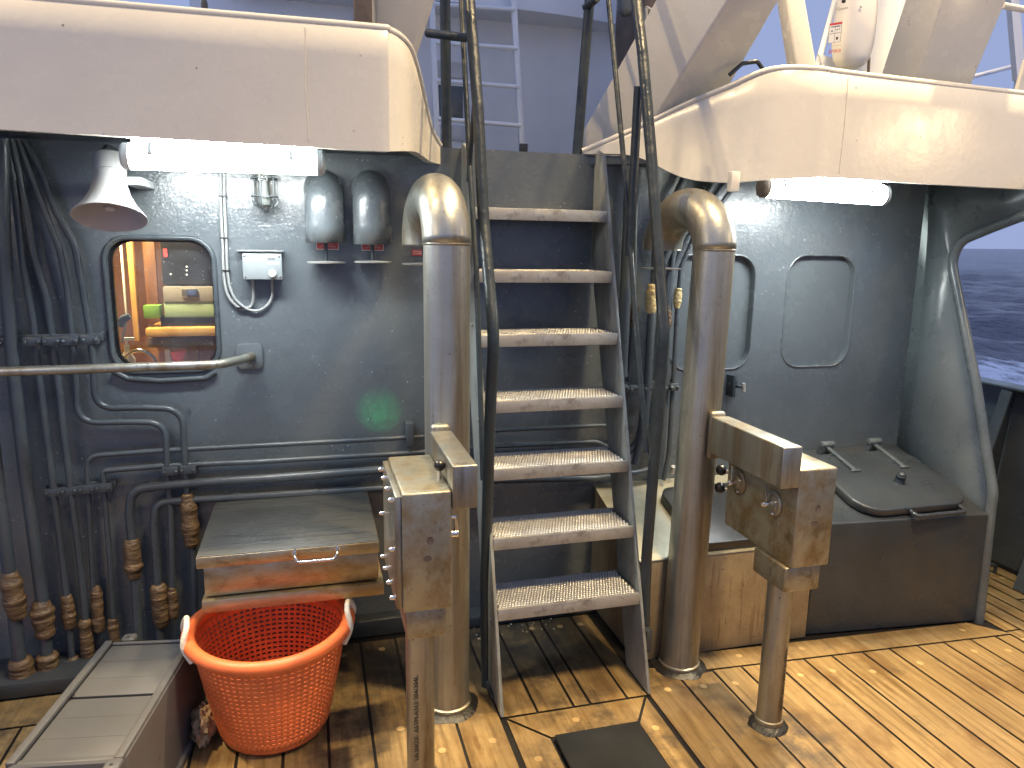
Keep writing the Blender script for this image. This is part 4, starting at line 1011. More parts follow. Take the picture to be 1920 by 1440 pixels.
pipe('thick dark pipe, second from the left edge', Wl(0.10, (5, 262), (6, 400), (14, 560), (24, 690), (45, 870), (64, 1010), (82, 1150), (92, 1280)), 0.0215, 0.1, [(PY(76, 1125, 2.90), PY(86, 1195, 2.90), 0.043), (PY(88, 1225, 2.90), PY(93, 1285, 2.90), 0.045)])
pipe('thin pipe third from the left, wrapped near its foot', Wl(0.06, (10, 262), (25, 330), (44, 500), (62, 600), (71, 690), (84, 790), (100, 915), (112, 1010), (126, 1130), (136, 1240)), 0.0125, 0.12, [(PY(124, 1115, 2.94), PY(132, 1178, 2.94), 0.029), (PY(138, 1230, 2.94), PY(142, 1285, 2.94), 0.028)])
pipe('thin pipe fourth from the left, wrapped low down', Wl(0.06, (22, 262), (38, 330), (62, 470), (88, 560), (100, 645), (112, 740), (118, 800), (132, 910), (146, 1020), (158, 1130), (166, 1250)), 0.0125, 0.12, [(PY(158, 1160, 2.94), PY(166, 1240, 2.94), 0.026)])
pipe('thin pipe that bends right below the window, lower of two', Wl(0.05, (34, 262), (55, 320), (78, 380), (112, 470), (126, 540), (136, 640), (143, 720), (146, 793), (232, 791), (310, 792), (315, 905), (320, 960), (324, 1140)), 0.0115, 0.07, [(PY(322, 1100, 2.95), PY(326, 1160, 2.95), 0.022)])
pipe('thin pipe that bends right below the window, upper of two', Wl(0.05, (45, 262), (78, 320), (105, 395), (140, 460), (155, 540), (168, 620), (175, 680), (178, 766), (260, 764), (342, 766), (348, 885), (352, 940), (362, 1030), (366, 1150)), 0.0125, 0.08, [(PY(351, 925, 2.95), PY(360, 1025, 2.95), 0.036)])
pipe('thin pipe rising from the lower clamps and running right, uppermost of the low pipes', Wl(0.045, (178, 1180), (172, 1050), (164, 900), (163, 855), (300, 845), (480, 836), (790, 819), (940, 806), (1120, 798), (1172, 796), (1184, 640), (1188, 575), (1190, 470), (1192, 300)), 0.0100, 0.09, [(PY(180, 1100, 2.955), PY(186, 1185, 2.955), 0.026), (PY(1189, 570, 2.955), PY(1188, 612, 2.955), 0.022)], tp='tape')
pipe('thin pipe rising from the lower clamps and running right, second of the low pipes', Wl(0.048, (215, 1200), (206, 1050), (194, 900), (192, 883), (300, 874), (480, 866), (790, 848), (940, 836), (1120, 828), (1160, 850)), 0.0105, 0.08, [(PY(210, 1160, 2.95), PY(216, 1210, 2.95), 0.022)])
pipe('thick pipe sweeping into the low run, third of the low pipes', Wl(0.06, (262, 1250), (252, 1060), (243, 965), (246, 918), (330, 908), (500, 897), (730, 880), (940, 866), (1120, 858), (1196, 846), (1214, 720), (1225, 560), (1232, 440), (1300, 300)), 0.0175, 0.12, [(PY(246, 1010, 2.94), PY(252, 1085, 2.94), 0.036)])
pipe('thick pipe sweeping into the low run, lowest of the low pipes', Wl(0.05, (302, 1240), (296, 1100), (288, 985), (292, 942), (370, 936), (500, 928), (730, 914), (940, 900), (1120, 896), (1238, 880), (1250, 700), (1252, 575), (1262, 470), (1340, 345)), 0.0150, 0.12, [(PY(296, 1095, 2.95), PY(304, 1175, 2.95), 0.038), (PY(1251, 572, 2.95), PY(1252, 620, 2.95), 0.020)])
# right group
pipe('thick lagged pipe just right of the stair, ending above the clamps', Wl(0.09, (1183, 310), (1176, 470), (1170, 600), (1166, 690), (1167, 706)), 0.0245, 0.1, group='pipes right of the stair')
pipe('pipe with a yellow taped joint behind the right handrail', Wl(0.085, (1345, 333), (1262, 455), (1228, 520), (1221, 590), (1214, 720), (1208, 800), (1190, 870)), 0.0170, 0.08, [(PY(1224, 532, 2.915), PY(1220, 588, 2.915), 0.030)], 'pipes right of the stair', tp='yellowtape')
pipe('thin pipe with a yellow taped joint beside the right vent pipe', Wl(0.06, (1390, 333), (1300, 448), (1277, 500), (1271, 560), (1262, 720), (1254, 850), (1244, 900)), 0.0105, 0.07, [(PY(1272, 540, 2.94), PY(1269, 578, 2.94), 0.021)], 'pipes right of the stair', tp='yellowtape')
pipe('pipe slanting behind the bend of the right vent pipe', Wl(0.05, (1366, 333), (1330, 385), (1285, 455), (1252, 520), (1245, 600), (1240, 720), (1232, 850), (1215, 885)), 0.0135, 0.08, [(PY(1247, 578, 2.95), PY(1245, 622, 2.95), 0.021)], 'pipes right of the stair', tp='yellowtape')
# clamps: one built, the others copied
def clamp(x, y, z, w_, src=None):
    if src is None:
        t = thing('pipe_clamp', 'painted two-bolt pipe clamp', 'pipe clamp', (x, y, z), 'pipe clamps')
        mb = MB(); mb.box(x - w_ / 2, x + w_ / 2, y - 0.006, y + 0.014, z - 0.017, z + 0.017); mb.build('block', M['pipe'], t, 0.006, 2)
        for sx in (-1, 1):
            mb = MB(); boltm(mb, (x + sx * w_ * 0.33, y - 0.006, z), (0, -1, 0), 0.0065, 0.008); mb.build('bolt', M['pipe'], t)
        return t
    c = copytree(src); c.location = (x, y, z); return c
cl0 = None
rows_ = [('in the row left of the window, ', ['leftmost', 'second from the left', 'third from the left', 'fourth from the left', 'rightmost'], [(14, 642), (60, 641), (96, 640), (130, 639), (168, 637)], 0.09),
         ('in the row low at the left, ', ['leftmost', 'second from the left', 'third from the left', 'rightmost'], [(99, 924), (130, 921), (162, 918), (194, 915)], 0.055),
         ('above the chest corner, ', ['left one of the pair', 'right one of the pair'], [(319, 884), (352, 881)], 0.058),
         ('in the row right of the stair, ', ['leftmost', 'second from the left', 'middle one', 'fourth from the left', 'rightmost'], [(1170, 729), (1188, 729), (1214, 728), (1241, 727), (1264, 726)], 0.075)]
for pre, names, pts, off in rows_:
    ps = [PY(u, v, YW - off - 0.012) for u, v in pts]
    rl = MB(); rl.box(ps[0].x - 0.03, ps[-1].x + 0.036, YW - off + 0.018, YW - off + 0.026, ps[0].z - 0.004, ps[0].z + 0.022)
    for x in (ps[0].x - 0.01, ps[-1].x + 0.02): rl.box(x, x + 0.012, YW - off + 0.0265, YW - 0.001, ps[0].z - 0.004, ps[0].z + 0.022)
    o = rl.build('clamp_rail', M['pipe'], None, 0.002)
    tag(o, 'painted steel strip carrying the clamps ' + pre.strip().rstrip(','), 'clamp rail', 'strips that carry the pipe clamps')
    for nm, p in zip(names, ps):
        c = clamp(p.x, p.y, p.z, 0.060 if off != 0.075 else 0.044, None if cl0 is None or (off == 0.075 and nm == 'leftmost') else cl0)
        if cl0 is None or (off == 0.075 and nm == 'leftmost'): cl0 = c
        c['label'] = ('painted two-bolt pipe clamp ' + pre + nm)
        c['group'] = 'pipe clamps'
mb = MB(); p = PY(769, 818, 2.93); mb.box(p.x - 0.016, p.x + 0.016, 2.93, 2.999, p.z - 0.045, p.z + 0.055)
ub = mb.build('pipe_bracket', M['pipe'], None, 0.004); tag(ub, 'dark painted bracket holding the low pipes below the green reflection', 'bracket')

# ------------------------------------------------------------------ cabinet and hatch box against the bulkhead (sloping tops)
SL = 0.29
CB = thing('cabinet', 'stained low steel cabinet with a worn pale top, behind the right vent pipe', 'cabinet', (1.6, 2.7, 0))
def sz(y, z0, y0): return z0 + SL * (y - y0)
mb = MB(); cf = 2.478
poly = [(1.224, cf, 0.0), (1.224, cf, 0.43), (1.224, 2.998, sz(2.998, .43, cf)), (1.224, 2.998, 0.0)]
mb.prism(poly, (0.80, 0, 0)); mb.build('body', M['cabfront'], CB, 0.006)
mb = MB(); poly = [(1.220, cf - .003, 0.4315), (1.220, cf - .003, 0.436), (1.220, 2.996, sz(2.996, .436, cf)), (1.220, 2.996, sz(2.996, .4315, cf))]
mb.prism(poly, (0.806, 0, 0)); mb.build('top_plate', M['cabtop'], CB, 0.001)
def slope_frame(x, y, z): 
    ly = Vector((0, 1, SL)).normalized(); lx = Vector((1, 0, 0)); m_ = Matrix((lx, ly, lx.cross(ly))).transposed().to_4x4(); m_.translation = (x, y, z); return m_
fr = slope_frame(1.478, cf + 0.01, 0.440)
mb = MB(); rp = rrect(0.0, 0.50, 0.0, 0.40, 0.06)
mb.prism([fr @ Vector((x, y, 0)) for x, y in rp], fr.to_3x3() @ Vector((0, 0, 0.045))); mb.build('lid', M['blacklid'], CB, 0.004)
for x in (1.36, ):
    mb = MB(); p = PY(1262, 880, 2.95); mb.lathe([(0.012, 0), (0.012, 0.035), (0.007, 0.04)], Tz((p.x, 2.96, p.z - 0.02), (0, -0.3, 1)), 12); mb.build('top_bolt', M['alu'], CB)
HB = thing('hatch_box', 'dark steel box with a dogged hatch lid on its sloping top', 'hatch box', (2.45, 2.7, 0))
hf = 2.452
mb = MB()
mb.add([(2.032, 2.495, 0), (2.875, 2.415, 0), (2.875, 2.998, 0), (2.032, 2.998, 0), (2.032, 2.465, .522), (2.875, 2.420, .513), (2.875, 2.998, .683), (2.032, 2.998, .680)],
       [[0, 1, 5, 4], [1, 2, 6, 5], [2, 3, 7, 6], [3, 0, 4, 7], [4, 5, 6, 7], [0, 3, 2, 1]])
mb.build('box', M['dark'], HB, 0.008, 3)
fr = slope_frame(2.245, 2.462, 0.528)
mb = MB(); W_, L_, r_ = 0.585, 0.455, 0.115
o1 = [(x, y) for x, y in rrect(0, W_, 0, L_, r_)]
mb.prism([fr @ Vector((x, y, 0.0)) for x, y in o1], fr.to_3x3() @ Vector((0, 0, 0.038))); hl_ = mb.build('hatch_lid', M['dark'], HB, 0.010, 3)
mb = MB(); hpts = [fr @ Vector(p) for p in ((0.235, 0.005, 0.02), (0.235, -0.040, 0.02), (0.50, -0.040, 0.02), (0.50, 0.01, 0.02))]
mb.tube(fillet(hpts, 0.025), 0.010, 12); mb.build('handle', M['dark'], hl_)
kp = fr @ Vector((0.325, 0.185, 0.038)); ax_ = fr.to_3x3() @ Vector((0, 0, 1))
mb = MB(); mb.lathe([(0.027, 0), (0.022, 0.006), (0.021, 0.028), (0.023, 0.030), (0.023, 0.036), (0.017, 0.038), (0.017, 0.046), (0.008, 0.054), (0.0001, 0.055)], Tz(kp, ax_), 20); mb.build('knob', M['navy'], hl_)
for x in (0.165, 0.44):
    mb = MB(); p0 = fr @ Vector((x, 0.26, 0.0385)); 
    m2 = fr @ Matrix.Translation((x, 0, 0))
    mb.box(-0.011, 0.011, 0.29, 0.50, 0.0385, 0.049, 0, m2); mb.box(-0.02, 0.03, 0.285, 0.298, 0.0384, 0.047, 0, m2)
    mb.tube([m2 @ Vector((-0.034, 0.505, 0.055)), m2 @ Vector((0.034, 0.505, 0.055))], 0.017, 14)
    mb.box(-0.030, -0.016, 0.49, 0.525, -0.01, 0.05, 0, m2); mb.box(0.016, 0.030, 0.49, 0.525, -0.01, 0.05, 0, m2)
    mb.build('hinge', M['gusset'], hl_, 0.002)

# ------------------------------------------------------------------ gusset web at the corner of the deckhouse
GX = 2.895
GU = thing('corner_web', 'grey-green steel web plate closing the right end of the bulkhead', 'web plate', (GX, YW, 0))
edge = [PX(1834, 1172, GX), PX(1858, 950, GX), PX(1862, 925, GX), PX(1830, 720, GX), PX(1800, 570, GX), PX(1784, 490, GX), PX(1800, 452, GX), PX(1860, 427, GX), PX(1925, 402, GX), PX(1990, 392, GX)]
ed = fillet(edge, [0, .1, .3, 1.2, .5, .12, .10, .5, .5, 0], 6)
back = [Vector((GX, 2.999, 1.99)), Vector((GX, 2.999, 0.0))]
ytop = ed[-1].y
plg = [tuple(p) for p in ed] + [(GX, ytop, 1.945), (GX, 2.45, 1.985)] + [(GX, 2.999, 1.985), (GX, 2.999, 0.0)]
bm = bmesh.new(); vs = [bm.verts.new(p) for p in plg]; es = [bm.edges.new((vs[i], vs[(i + 1) % len(vs)])) for i in range(len(vs))]
bmesh.ops.triangle_fill(bm, edges=es, use_beauty=True); bm.verts.index_update()
mb = MB(); V_ = [v.co.copy() for v in bm.verts]; mb.add(V_, [[v.index for v in f.verts] for f in bm.faces]); bm.free()
mb.build('web', M['gusset'], GU, solid=0.010)
mb = MB(); mb.tube(ed, 0.022, 14); mb.build('edge_bar', M['gusset'], GU)

# ------------------------------------------------------------------ outer bulwark on the ship's side
OB = thing('ship_side', 'dark steel ship side bulwark with a pale cap rail at the right', 'ship side', (3.62, 3.0, 0))
mb = MB(); mb.prism([(3.56, -3, -0.1), (3.66, -3, 0.93), (3.67, -3, 0.93), (3.57, -3, -0.1)], (0, 12, 0)); mb.build('plating', M['gusset'], OB)
mb = MB(); mb.box(3.60, 3.73, -3, 9, 0.931, 0.948); mb.build('cap_rail', M['gusset'], OB, 0.006)
for y in (3.02, 2.60, 4.2, 5.4):
    mb = MB(); mb.prism([(3.36, y, 0.002), (3.555, y, 0.002), (3.655, y, 0.925), (3.60, y, 0.925)], (0, 0.012, 0)); s1 = mb.build('stay', M['dark'], OB)
    mb = MB(); mb.prism([(3.352, y - 0.025, 0.002), (3.362, y - 0.025, 0.002), (3.604, y - 0.025, 0.925), (3.594, y - 0.025, 0.925)], (0, 0.062, 0)); mb.build('stay_flange', M['gusset'], s1)
mb = MB(); mb.tube(fillet([(3.36, 2.80, 0.0), (3.36, 2.80, 0.05), (3.42, 2.80, 0.05), (3.42, 2.80, 0.0)], 0.025), 0.010, 10)
tag(mb.build('deck_eye', M['dark'], None), 'small dark ring welded to the deck at the right edge', 'deck eye')

# ------------------------------------------------------------------ things on the upper deck
def beam(label, base, top, wx, wy, name='gallows_leg', mat='white', cat='gallows leg', group=None, bev=0.012):
    base = Vector(base); top = Vector(top); t = thing(name, label, cat, base, group)
    mb = MB(); c = [(-wx, -wy), (wx, -wy), (wx, wy), (-wx, wy)]
    mb.add([base + Vector((x, y, 0)) for x, y in c] + [top + Vector((x, y, 0)) for x, y in c], [[3, 2, 1, 0], [4, 5, 6, 7], [0, 1, 5, 4], [1, 2, 6, 5], [2, 3, 7, 6], [3, 0, 4, 7]])
    mb.build('box_section', M[mat], t, bev, 3); return t
def beam_px(label, pts, ybase, ytop, depth, **kw):
    """box leg whose front face passes through pixels (bl, br, tr, tl)"""
    bl, br, tr, tl = pts; t = thing(kw.get('name', 'gallows_leg'), label, kw.get('cat', 'gallows leg'), PY(*bl, ybase))
    dv = Vector(depth); f = [PY(*bl, ybase), PY(*br, ybase), PY(*tr, ytop), PY(*tl, ytop)]
    f[2] = f[1] + (f[2] - f[1]) * 1.5; f[3] = f[0] + (f[3] - f[0]) * 1.5
    f[0] = f[0] + (f[0] - f[3]) * max(0, (f[0].z - 2.024) / (f[3].z - f[0].z)); f[1] = f[1] + (f[1] - f[2]) * max(0, (f[1].z - 2.024) / (f[2].z - f[1].z))
    mb = MB(); mb.prism(f, dv); mb.build('box_section', M[kw.get('mat', 'white')], t, kw.get('bev', 0.01), 3); return t
beam_px('broad white inclined gallows leg behind the right bulwark', [(1225, 225), (1352, 190), (1462, 0), (1365, 0)], 2.84, 2.52, (-0.175, 0.33, 0.0))
beam_px('broad white gallows leg behind the left bulwark', [(700, 150), (768, 150), (815, 0), (697, 0)], 2.78, 2.66, (0.0, 0.20, 0.0), bev=0.02)
beam_px('slim white upright behind the right bulwark, left of the beacon', [(1500, 170), (1540, 170), (1510, 0), (1474, 0)], 2.72, 2.72, (0.03, 0.10, 0), name='upright', cat='upright')
beam_px('broad white inclined leg behind the right bulwark, right of the mast', [(1690, 225), (1795, 225), (1888, 0), (1768, 0)], 2.68, 2.50, (0.0, 0.22, 0))
# mast column
mp = PY(1672, 150, 3.0); t = thing('mast', 'round white mast column right of the beacon', 'mast', (mp.x + 0.02, 3.05, 2.022))
mb = MB(); mb.tube([(mp.x + 0.06, 3.10, 2.022), (mp.x + 0.10, 3.10, 3.6)], 0.17, 40); mb.build('column', M['housewhite'], t)
mb = MB(); a_ = PY(1628, 140, 2.86); b_ = PY(1634, 0, 2.86); mb.tube([a_, b_ + (b_ - a_) * 1.5], 0.006, 8); mb.build('conduit', M['brown'], t)
# beacon
EP = thing('radio_beacon', 'white emergency beacon housing with red lettering beside the mast', 'beacon', PY(1590, 125, 2.70))
c0 = PY(1594, 130, 2.72); c1 = PY(1612, -40, 2.72); d = (c1 - c0).normalized(); Lb = (c1 - c0).length
rows = []
for f, s_ in ((0, 0.02), (0.015, 0.45), (0.05, 0.70), (0.12, 0.88), (0.25, 1.0), (0.5, 1.04), (0.8, 0.98), (1.1, 0.86), (1.3, 0.7)):
    c = c0 + d * Lb * f; wx_, wy_ = 0.076 * s_, 0.068 * s_
    rows.append([c + Vector((wx_ * (abs(math.cos(q)) ** 0.75) * (1 if math.cos(q) >= 0 else -1), wy_ * (abs(math.sin(q)) ** 0.75) * (1 if math.sin(q) >= 0 else -1), 0)) for q in [2 * math.pi * k / 40 for k in range(40)]])
mb = MB(); mb.grid(rows, True); cs = mb.build('casing', M['labelwhite'], EP, smooth=60)
sm = [r_[33] + Vector((0.002, -0.003, 0)) for r_ in rows[1:]]
mb = MB(); mb.tube(smooth_curve([tuple(p) for p in sm], 5), 0.0016, 6); mb.build('seam', M['fitting'], cs)
def on_face(u, v): return PY(u, v, 2.640)
lx_ = Vector((0.93, -0.36, 0.10)).normalized()
o_ = PY(1553, 97, 2.672); rt = Vector((0.86, -0.50, 0.10)); upx = d
text('red_lettering', 'EPIRB', 0.019, M['epirbred'], EP, PY(1553, 101, 2.664), rt, upx, 0.0006)
text('grey_lettering', 'FLOAT FREE', 0.0085, M['fitting'], EP, PY(1553, 89, 2.660), rt, upx, 0.0006)
text('script_lettering', 'Canson', 0.014, M['ink'], EP, PY(1568, 20, 2.652), rt, upx, 0.0006)
rn = rt.normalized(); un = d
lo = PY(1552, 82, 2.662)
mb = MB(); nn = rn.cross(un).normalized(); pts4 = [lo, lo + rn * 0.046, lo + rn * 0.046 + un * 0.074, lo + un * 0.074]; mb.prism(pts4, nn * 0.001); lb = mb.build('instruction_label', M['labelwhite'], EP)
mb = MB(); 
for a0, a1, b0, b1 in ((0, .046, .066, .074), ): mb.prism([lo + rn * a0 + un * b0 + nn * .001, lo + rn * a1 + un * b0 + nn * .001, lo + rn * a1 + un * b1 + nn * .001, lo + rn * a0 + un * b1 + nn * .001], nn * 0.0006)
mb.build('label_band', M['epirbred'], lb)
mb = MB()
for a0, a1, b0, b1 in ((0.003, .043, .034, .0353), (0.022, .023, .003, .060), (.028, .036, .010, .020), (.008, .014, .042, .047), (.027, .032, .045, .049), (.036, .039, .046, .050), (0, .046, 0, .001), (0, .001, 0, .066), (.045, .046, 0, .066), (.006, .040, .058, .061)):
    mb.prism([lo + rn * a0 + un * b0 + nn * .001, lo + rn * a1 + un * b0 + nn * .001, lo + rn * a1 + un * b1 + nn * .001, lo + rn * a0 + un * b1 + nn * .001], nn * 0.0005)
mb.build('label_pictogram', M['ink'], lb)
mb = MB(); boltm(mb, PY(1614, 12, 2.648), (0, -1, 0), 0.005, 0.004); mb.build('screw', M['fitting'], EP)
mb = MB(); p_ = PY(1582, 2, 2.645); mb.ball(p_, 0.008, 8); mb.build('plug', M['ink'], EP)
mb = MB(); mb.prism([PY(1535, 100, 2.80), PY(1560, 108, 2.80), PY(1600, 132, 2.80), PY(1600, 150, 2.80), PY(1545, 128, 2.80)], (0, 0.012, 0)); mb.build('cradle', M['housewhite'], EP)
mb = MB(); a_ = PY(1528, 140, 2.82); b_ = PY(1566, 0, 2.82); mb.tube([a_, b_ + (b_ - a_)], 0.012, 12)
tag(mb.build('slanting_rod', M['housewhite'], None), 'thin white slanting rod between the upright and the beacon', 'rod')
# hoop handle on the bulwark
mb = MB(); mb.tube(fillet([PY(1368, 140, 2.66), PY(1392, 119, 2.66), PY(1420, 115, 2.66), PY(1432, 132, 2.66)], 0.02), 0.008, 12)
tag(mb.build('hoop_handle', M['navy'], None), 'dark bent hoop handle on top of the right bulwark corner', 'handle')
# rails right of the inclined leg
RF = thing('tubular_railing', 'white tubular rail frame at the top right corner', 'rail frame', PY(1910, 170, 3.0))
mb = MB(); e_ = PY(1990, 32, 2.6); mb.tube(fillet([PY(1880, 10, 2.6), e_, (e_.x, 2.62, 2.02)], 0.06), 0.013, 12); mb.build('upper_tube', M['white'], RF)
mb = MB(); mb.tube([PY(1815, 146, 3.3), PY(1925, 118, 3.3)], 0.011, 12); mb.build('lower_tube', M['housewhite'], RF)
mb = MB(); mb.prism([PY(1893, -30, 3.1), PY(1909, -30, 3.1), PY(1924, 150, 3.1), PY(1908, 150, 3.1)], (0.0, 0.03, 0)); a_ = PY(1916, 150, 3.1); mb.box(a_.x - 0.014, a_.x + 0.022, 3.10, 3.13, 2.022, a_.z - 0.001); mb.build('flat_bar', M['housewhite'], RF)
mb = MB(); mb.prism([PY(1925, 110, 2.9), PY(1932, 150, 2.9), PY(1912, 190, 2.9), PY(1905, 180, 2.9)], (0.0, 0.02, 0)); mb.build('knee_plate', M['white'], RF)
# brown post and knob at the upper left
beam('short brown steel post on top of the left bulwark', (PY(681, 40, 2.60).x, 2.62, 2.022), (PY(681, 0, 2.60).x, 2.62, 2.9), 0.029, 0.029, 'steel_post', 'brown', 'post', bev=0.004)
mb = MB(); p_ = PY(383, 6, 2.62); mb.lathe([(0.010, 0), (0.010, 0.02), (0.004, 0.04), (0.0001, 0.041)], Matrix.Translation((p_.x, 2.62, p_.z - 0.02)), 14)
tag(mb.build('bulwark_stud', M['dark'], None), 'tiny dark stud on top of the left bulwark', 'stud')
# white deckhouse behind, with ladder
DH = thing('deckhouse', 'white deckhouse wall behind the stair head, in dusk light', 'deckhouse', (1.2, 4.85, 2.022))
mb = MB(); mb.box(-0.6, 2.30, 4.80, 6.8, 2.022, 4.3); mb.build('wall', M['housewhite'], DH, 0.02)
ctr = [(x, 4.80 - 0.26 * (1 - ((x - 1.0) / 1.5) ** 2) - 0.02) for x in [-0.4 + 0.135 * k for k in range(21)]]
mb = MB(); mb.prism([(x, y, 3.035) for x, y in ctr] + [(2.30, 4.7995, 3.035), (-0.4, 4.7995, 3.035)], (0, 0, 0.9)); mb.build('overhang', M['housewhite'], DH, smooth=50)
p0 = PY(812, 113, 4.79); p1 = PY(868, 147, 4.79)
mb = MB(); mb.box(p0.x, p1.x, 4.782, 4.7995, p1.z, p0.z); mb.build('vent_slot', M['fitting'], DH)
p0 = PY(812, 158, 4.79); p1 = PY(868, 222, 4.79)
mb = MB(); mb.box(p0.x, p1.x, 4.785, 4.7995, p1.z, p0.z); mb.build('window', M['gusset'], DH, 0.004)
p0 = PY(812, 232, 4.79); p1 = PY(872, 265, 4.79)
mb = MB(); mb.box(p0.x, p1.x, 4.787, 4.7995, p1.z, p0.z); mb.build('lower_panel', M['fitting'], DH, 0.004)
LD = thing('ladder', 'white steel ladder on the deckhouse wall', 'ladder', (1.0, 4.45, 2.022))
for (ua, va, ub, vb) in ((810, 0, 822, 300), (964, 0, 981, 300)):
    a_, b_ = PY(ua, va, 4.45), PY(ub, vb, 4.45); b_ = b_ + (b_ - a_) * 0.02; a_ = a_ + (a_ - b_) * 0.5
    mb = MB(); mb.prism([b_ + Vector((-.016, 0, 0)), b_ + Vector((.016, 0, 0)), a_ + Vector((.016, 0, 0)), a_ + Vector((-.016, 0, 0))], (0, 0.03, 0)); mb.build('stile', M['housewhite'], LD, 0.002)
for k in range(6):
    v = 18 + 72.5 * (k - 0); 
    if k == 4: continue
    a_, b_ = PY(814 + k * 2.5, v - 10 - k, 4.452), PY(966 + k * 3.4, v, 4.452)
    if k == 5: a_, b_ = PY(812, -78, 4.452), PY(962, -62, 4.452)
    mb = MB(); mb.tube([a_, b_], 0.013, 10); mb.build('rung', M['housewhite'], LD)
mb = MB(); p_ = PY(983, 276, 4.44); mb.box(p_.x - 0.03, p_.x + 0.02, 4.43, 4.449, p_.z - 0.03, p_.z + 0.02); mb.build('foot_bracket', M['dark'], LD, 0.003)
# dark locker and steel hoop behind the right leg
a_ = PY(1207, -40, 3.9); b_ = PY(1300, 118, 3.9)
mb = MB(); mb.box(a_.x, b_.x, 3.9, 4.3, 2.022, a_.z + 0.3); tag(mb.build('locker', M['brown'], None, 0.05, 3), 'dark brown locker behind the right gallows leg', 'locker')
mb = MB(); lp = [PY(1211, 14, 3.5), PY(1226, 22, 3.5), PY(1223, 88, 3.5), PY(1213, 92, 3.5)]
mb.tube(fillet(lp + [lp[0]], 0.02), 0.009, 10); tag(mb.build('steel_hoop', M['cable'], None), 'pale steel hoop seen beside the top of the right handrail', 'hoop')
mb = MB(); p0 = PY(1166, -30, 3.9); p1 = PY(1190, 28, 3.9); mb.box(p0.x, p1.x, 3.9, 3.98, p1.z, p0.z); tag(mb.build('floodlight_housing', M['gusset'], None, 0.03, 3), 'rounded grey-green case behind the top of the right handrail', 'case')

# ------------------------------------------------------------------ cabin interior behind the window
CI = thing('cabin', 'warm wood-panelled cabin seen through the window', 'cabin', (-0.5, 3.9, 1.0))
ix0, ix1, iy0, iy1, iz0, iz1 = -1.25, 0.20, 3.052, 4.35, 0.70, 1.985
mb = MB()
mb.box(ix0 - .02, ix0, iy0, iy1, iz0, iz1); mb.build('side_wall', M['pinewood'], CI)
mb = MB(); mb.box(ix1, ix1 + .02, iy0, iy1, iz0, iz1); mb.build('side_wall', M['darkwood'], CI)
mb = MB(); mb.box(ix0, ix1, iy1, iy1 + .02, iz0, iz1); mb.build('back_wall', M['darkwood'], CI)
mb = MB(); mb.box(ix0, ix1, iy0, iy1, iz0 - .02, iz0); mb.build('counter', M['pinewood'], CI)
mb = MB(); mb.box(ix0, ix1, iy0, iy1, 1.96, 1.98); mb.build('ceiling', M['pinewood'], CI)
def inbox(name, u0, v0, u1, v1, y, depth, mat, bev=0.004, par=CI):
    a_, b_ = PY(u0, v0, y), PY(u1, v1, y); mb = MB(); mb.box(a_.x, b_.x, y, y + depth, b_.z, a_.z); return mb.build(name, M[mat], par, bev)
inbox('wood_post', 190, 430, 216, 760, 3.5, 0.05, 'pinewood'); inbox('door_frame', 234, 430, 262, 640, 3.72, 0.05, 'pinewood')
inbox('white_conduit', 226, 440, 235, 600, 3.66, 0.02, 'labelwhite'); inbox('dark_panel', 264, 430, 300, 600, 3.85, 0.02, 'darkwood')
inbox('shelf', 272, 616, 520, 628, 3.55, 0.5, 'pinewood')
inbox('lower_cupboard', 255, 630, 520, 760, 3.9, 0.02, 'darkwood')
def inthing(name, label, cat, *a):
    o = inbox(name, *a, par=None); return tag(o, label, cat)
inthing('black_appliance', 'black appliance with small lights seen through the cabin window', 'appliance', 292, 380, 520, 536, 3.7, 0.3, 'blackplastic', 0.02)
for k, (u, v) in enumerate(((350, 500), (350, 507), (350, 515), (320, 514))):
    mb = MB(); mb.ball(PY(u, v, 3.697), 0.0035, 6); o = mb.build('indicator_light', M['led'], bpy.data.objects['black_appliance'])
inthing('grey_device', 'grey latched case lid above the green box in the cabin', 'case', 305, 538, 520, 565, 3.64, 0.25, 'greydev', 0.002)
inbox('latch', 340, 542, 370, 558, 3.632, 0.008, 'chrome', 0.002, bpy.data.objects['grey_device'])
inthing('green_box', 'pale green box on the cabin shelf', 'box', 307, 565.5, 520, 594, 3.645, 0.22, 'greenbox', 0.001)
inthing('black_tray', 'black tray below the green box on the cabin shelf', 'tray', 300, 595, 520, 613, 3.62, 0.3, 'blackplastic', 0.006)
inthing('green_packet', 'bright green packet beside the green box in the cabin', 'packet', 268, 573, 300, 597, 3.60, 0.08, 'greenpack', 0.002)
mb = MB(); p_ = PY(334, 668, 3.65); mb.lathe([(0.02, -0.03), (0.034, 0.02), (0.034, 0.024), (0.030, 0.02), (0.0001, -0.02)], Matrix.Translation(p_), 24, 0, True)
tag(mb.build('red_cup', M['redcup'], None), 'small red cup low in the cabin window', 'cup')
inthing('brown_bag', 'tan paper bag low on the right in the cabin window', 'bag', 348, 648, 372, 690, 3.7, 0.08, 'darkwood', 0.012)
inthing('jar', 'pale jar beside the red cup in the cabin window', 'jar', 308, 655, 322, 690, 3.66, 0.04, 'horn', 0.008)
inthing('dark_box', 'dark flat box under the shelf in the cabin window', 'box', 276, 634, 400, 650, 3.68, 0.2, 'brown', 0.002)
inthing('calendar', 'small pinkish note hanging on the dark panel in the cabin', 'note', 306, 466, 314, 482, 3.69, 0.004, 'epirbred', 0)
SB = thing('soap_bottle', 'pale soap pump bottle behind the cabin window', 'bottle', PY(242, 690, 3.25))
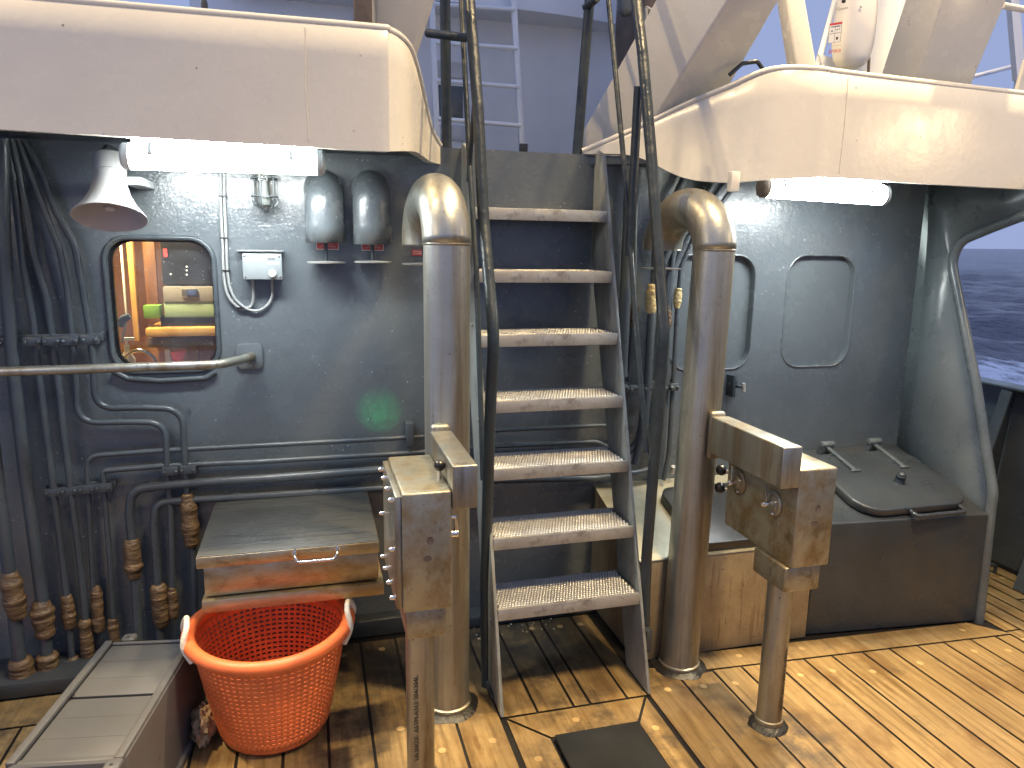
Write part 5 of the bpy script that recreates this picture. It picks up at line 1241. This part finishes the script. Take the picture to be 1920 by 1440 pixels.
b_ = PY(242, 700, 3.25); 
mb = MB(); mb.lathe([(0.0001, -0.02), (0.026, -0.018), (0.028, 0.06), (0.014, 0.085), (0.012, 0.09)], Matrix.Translation(b_), 20, 0, True); mb.build('body', M['labelwhite'], SB)
mb = MB(); mb.lathe([(0.011, 0.09), (0.011, 0.115), (0.005, 0.117), (0.005, 0.135)], Matrix.Translation(b_), 14); mb.box(b_.x - 0.010, b_.x + 0.030, b_.y - 0.008, b_.y + 0.008, b_.z + 0.135, b_.z + 0.147); mb.build('pump', M['labelwhite'], SB, 0.001)
mb = MB(); a_ = PY(228, 642, 3.22); mb.tube([a_, PY(236, 606, 3.22)], 0.005, 8); br_ = None
DB = thing('dish_brush', 'dish brush with dark bristles behind the cabin window', 'brush', a_); mb.build('handle', M['horn'], DB)
mb = MB(); mb.tube(smooth_curve([tuple(PY(u, v, 3.22)) for u, v in ((225, 612), (230, 600), (243, 592))], 6), [0.010 + 0.006 * math.sin(k * 0.26) for k in range(13)], 10); mb.build('bristles', M['brush'], DB)
mb = MB(); fp = [PY(u, v, 3.2) for u, v in ((226, 700), (228, 680), (240, 664), (258, 657), (276, 661), (290, 674), (294, 690))]
mb.tube(smooth_curve([tuple(p) for p in fp], 6), 0.0075, 10); tag(mb.build('tap', M['chrome'], None), 'arched chrome tap behind the lower edge of the window', 'tap')
lamp('cabin_lamp', (-0.75, 3.45, 1.93), (-0.7, 3.6, 0), 30, (1.0, 0.76, 0.42), 0.12, None, 'AREA')

# debris at the foot of the stair
rnd = random.Random(2)
for k in range(26):
    x, y = rnd.uniform(0.63, 1.0), rnd.uniform(2.80, 2.895); r_ = rnd.uniform(0.002, 0.005)
    mb = MB(); mb.ball((x, y, 0.001 + r_ * 0.6), r_, 4, (1, rnd.uniform(.6, 1.4), 0.6))
    tag(mb.build('shell_crumb', M['labelwhite'] if rnd.random() < .6 else M['yellowtape'], None), 'pale crumb of shell on the dirty planks under the stair', 'shell crumb', 'shell crumbs under the stair')
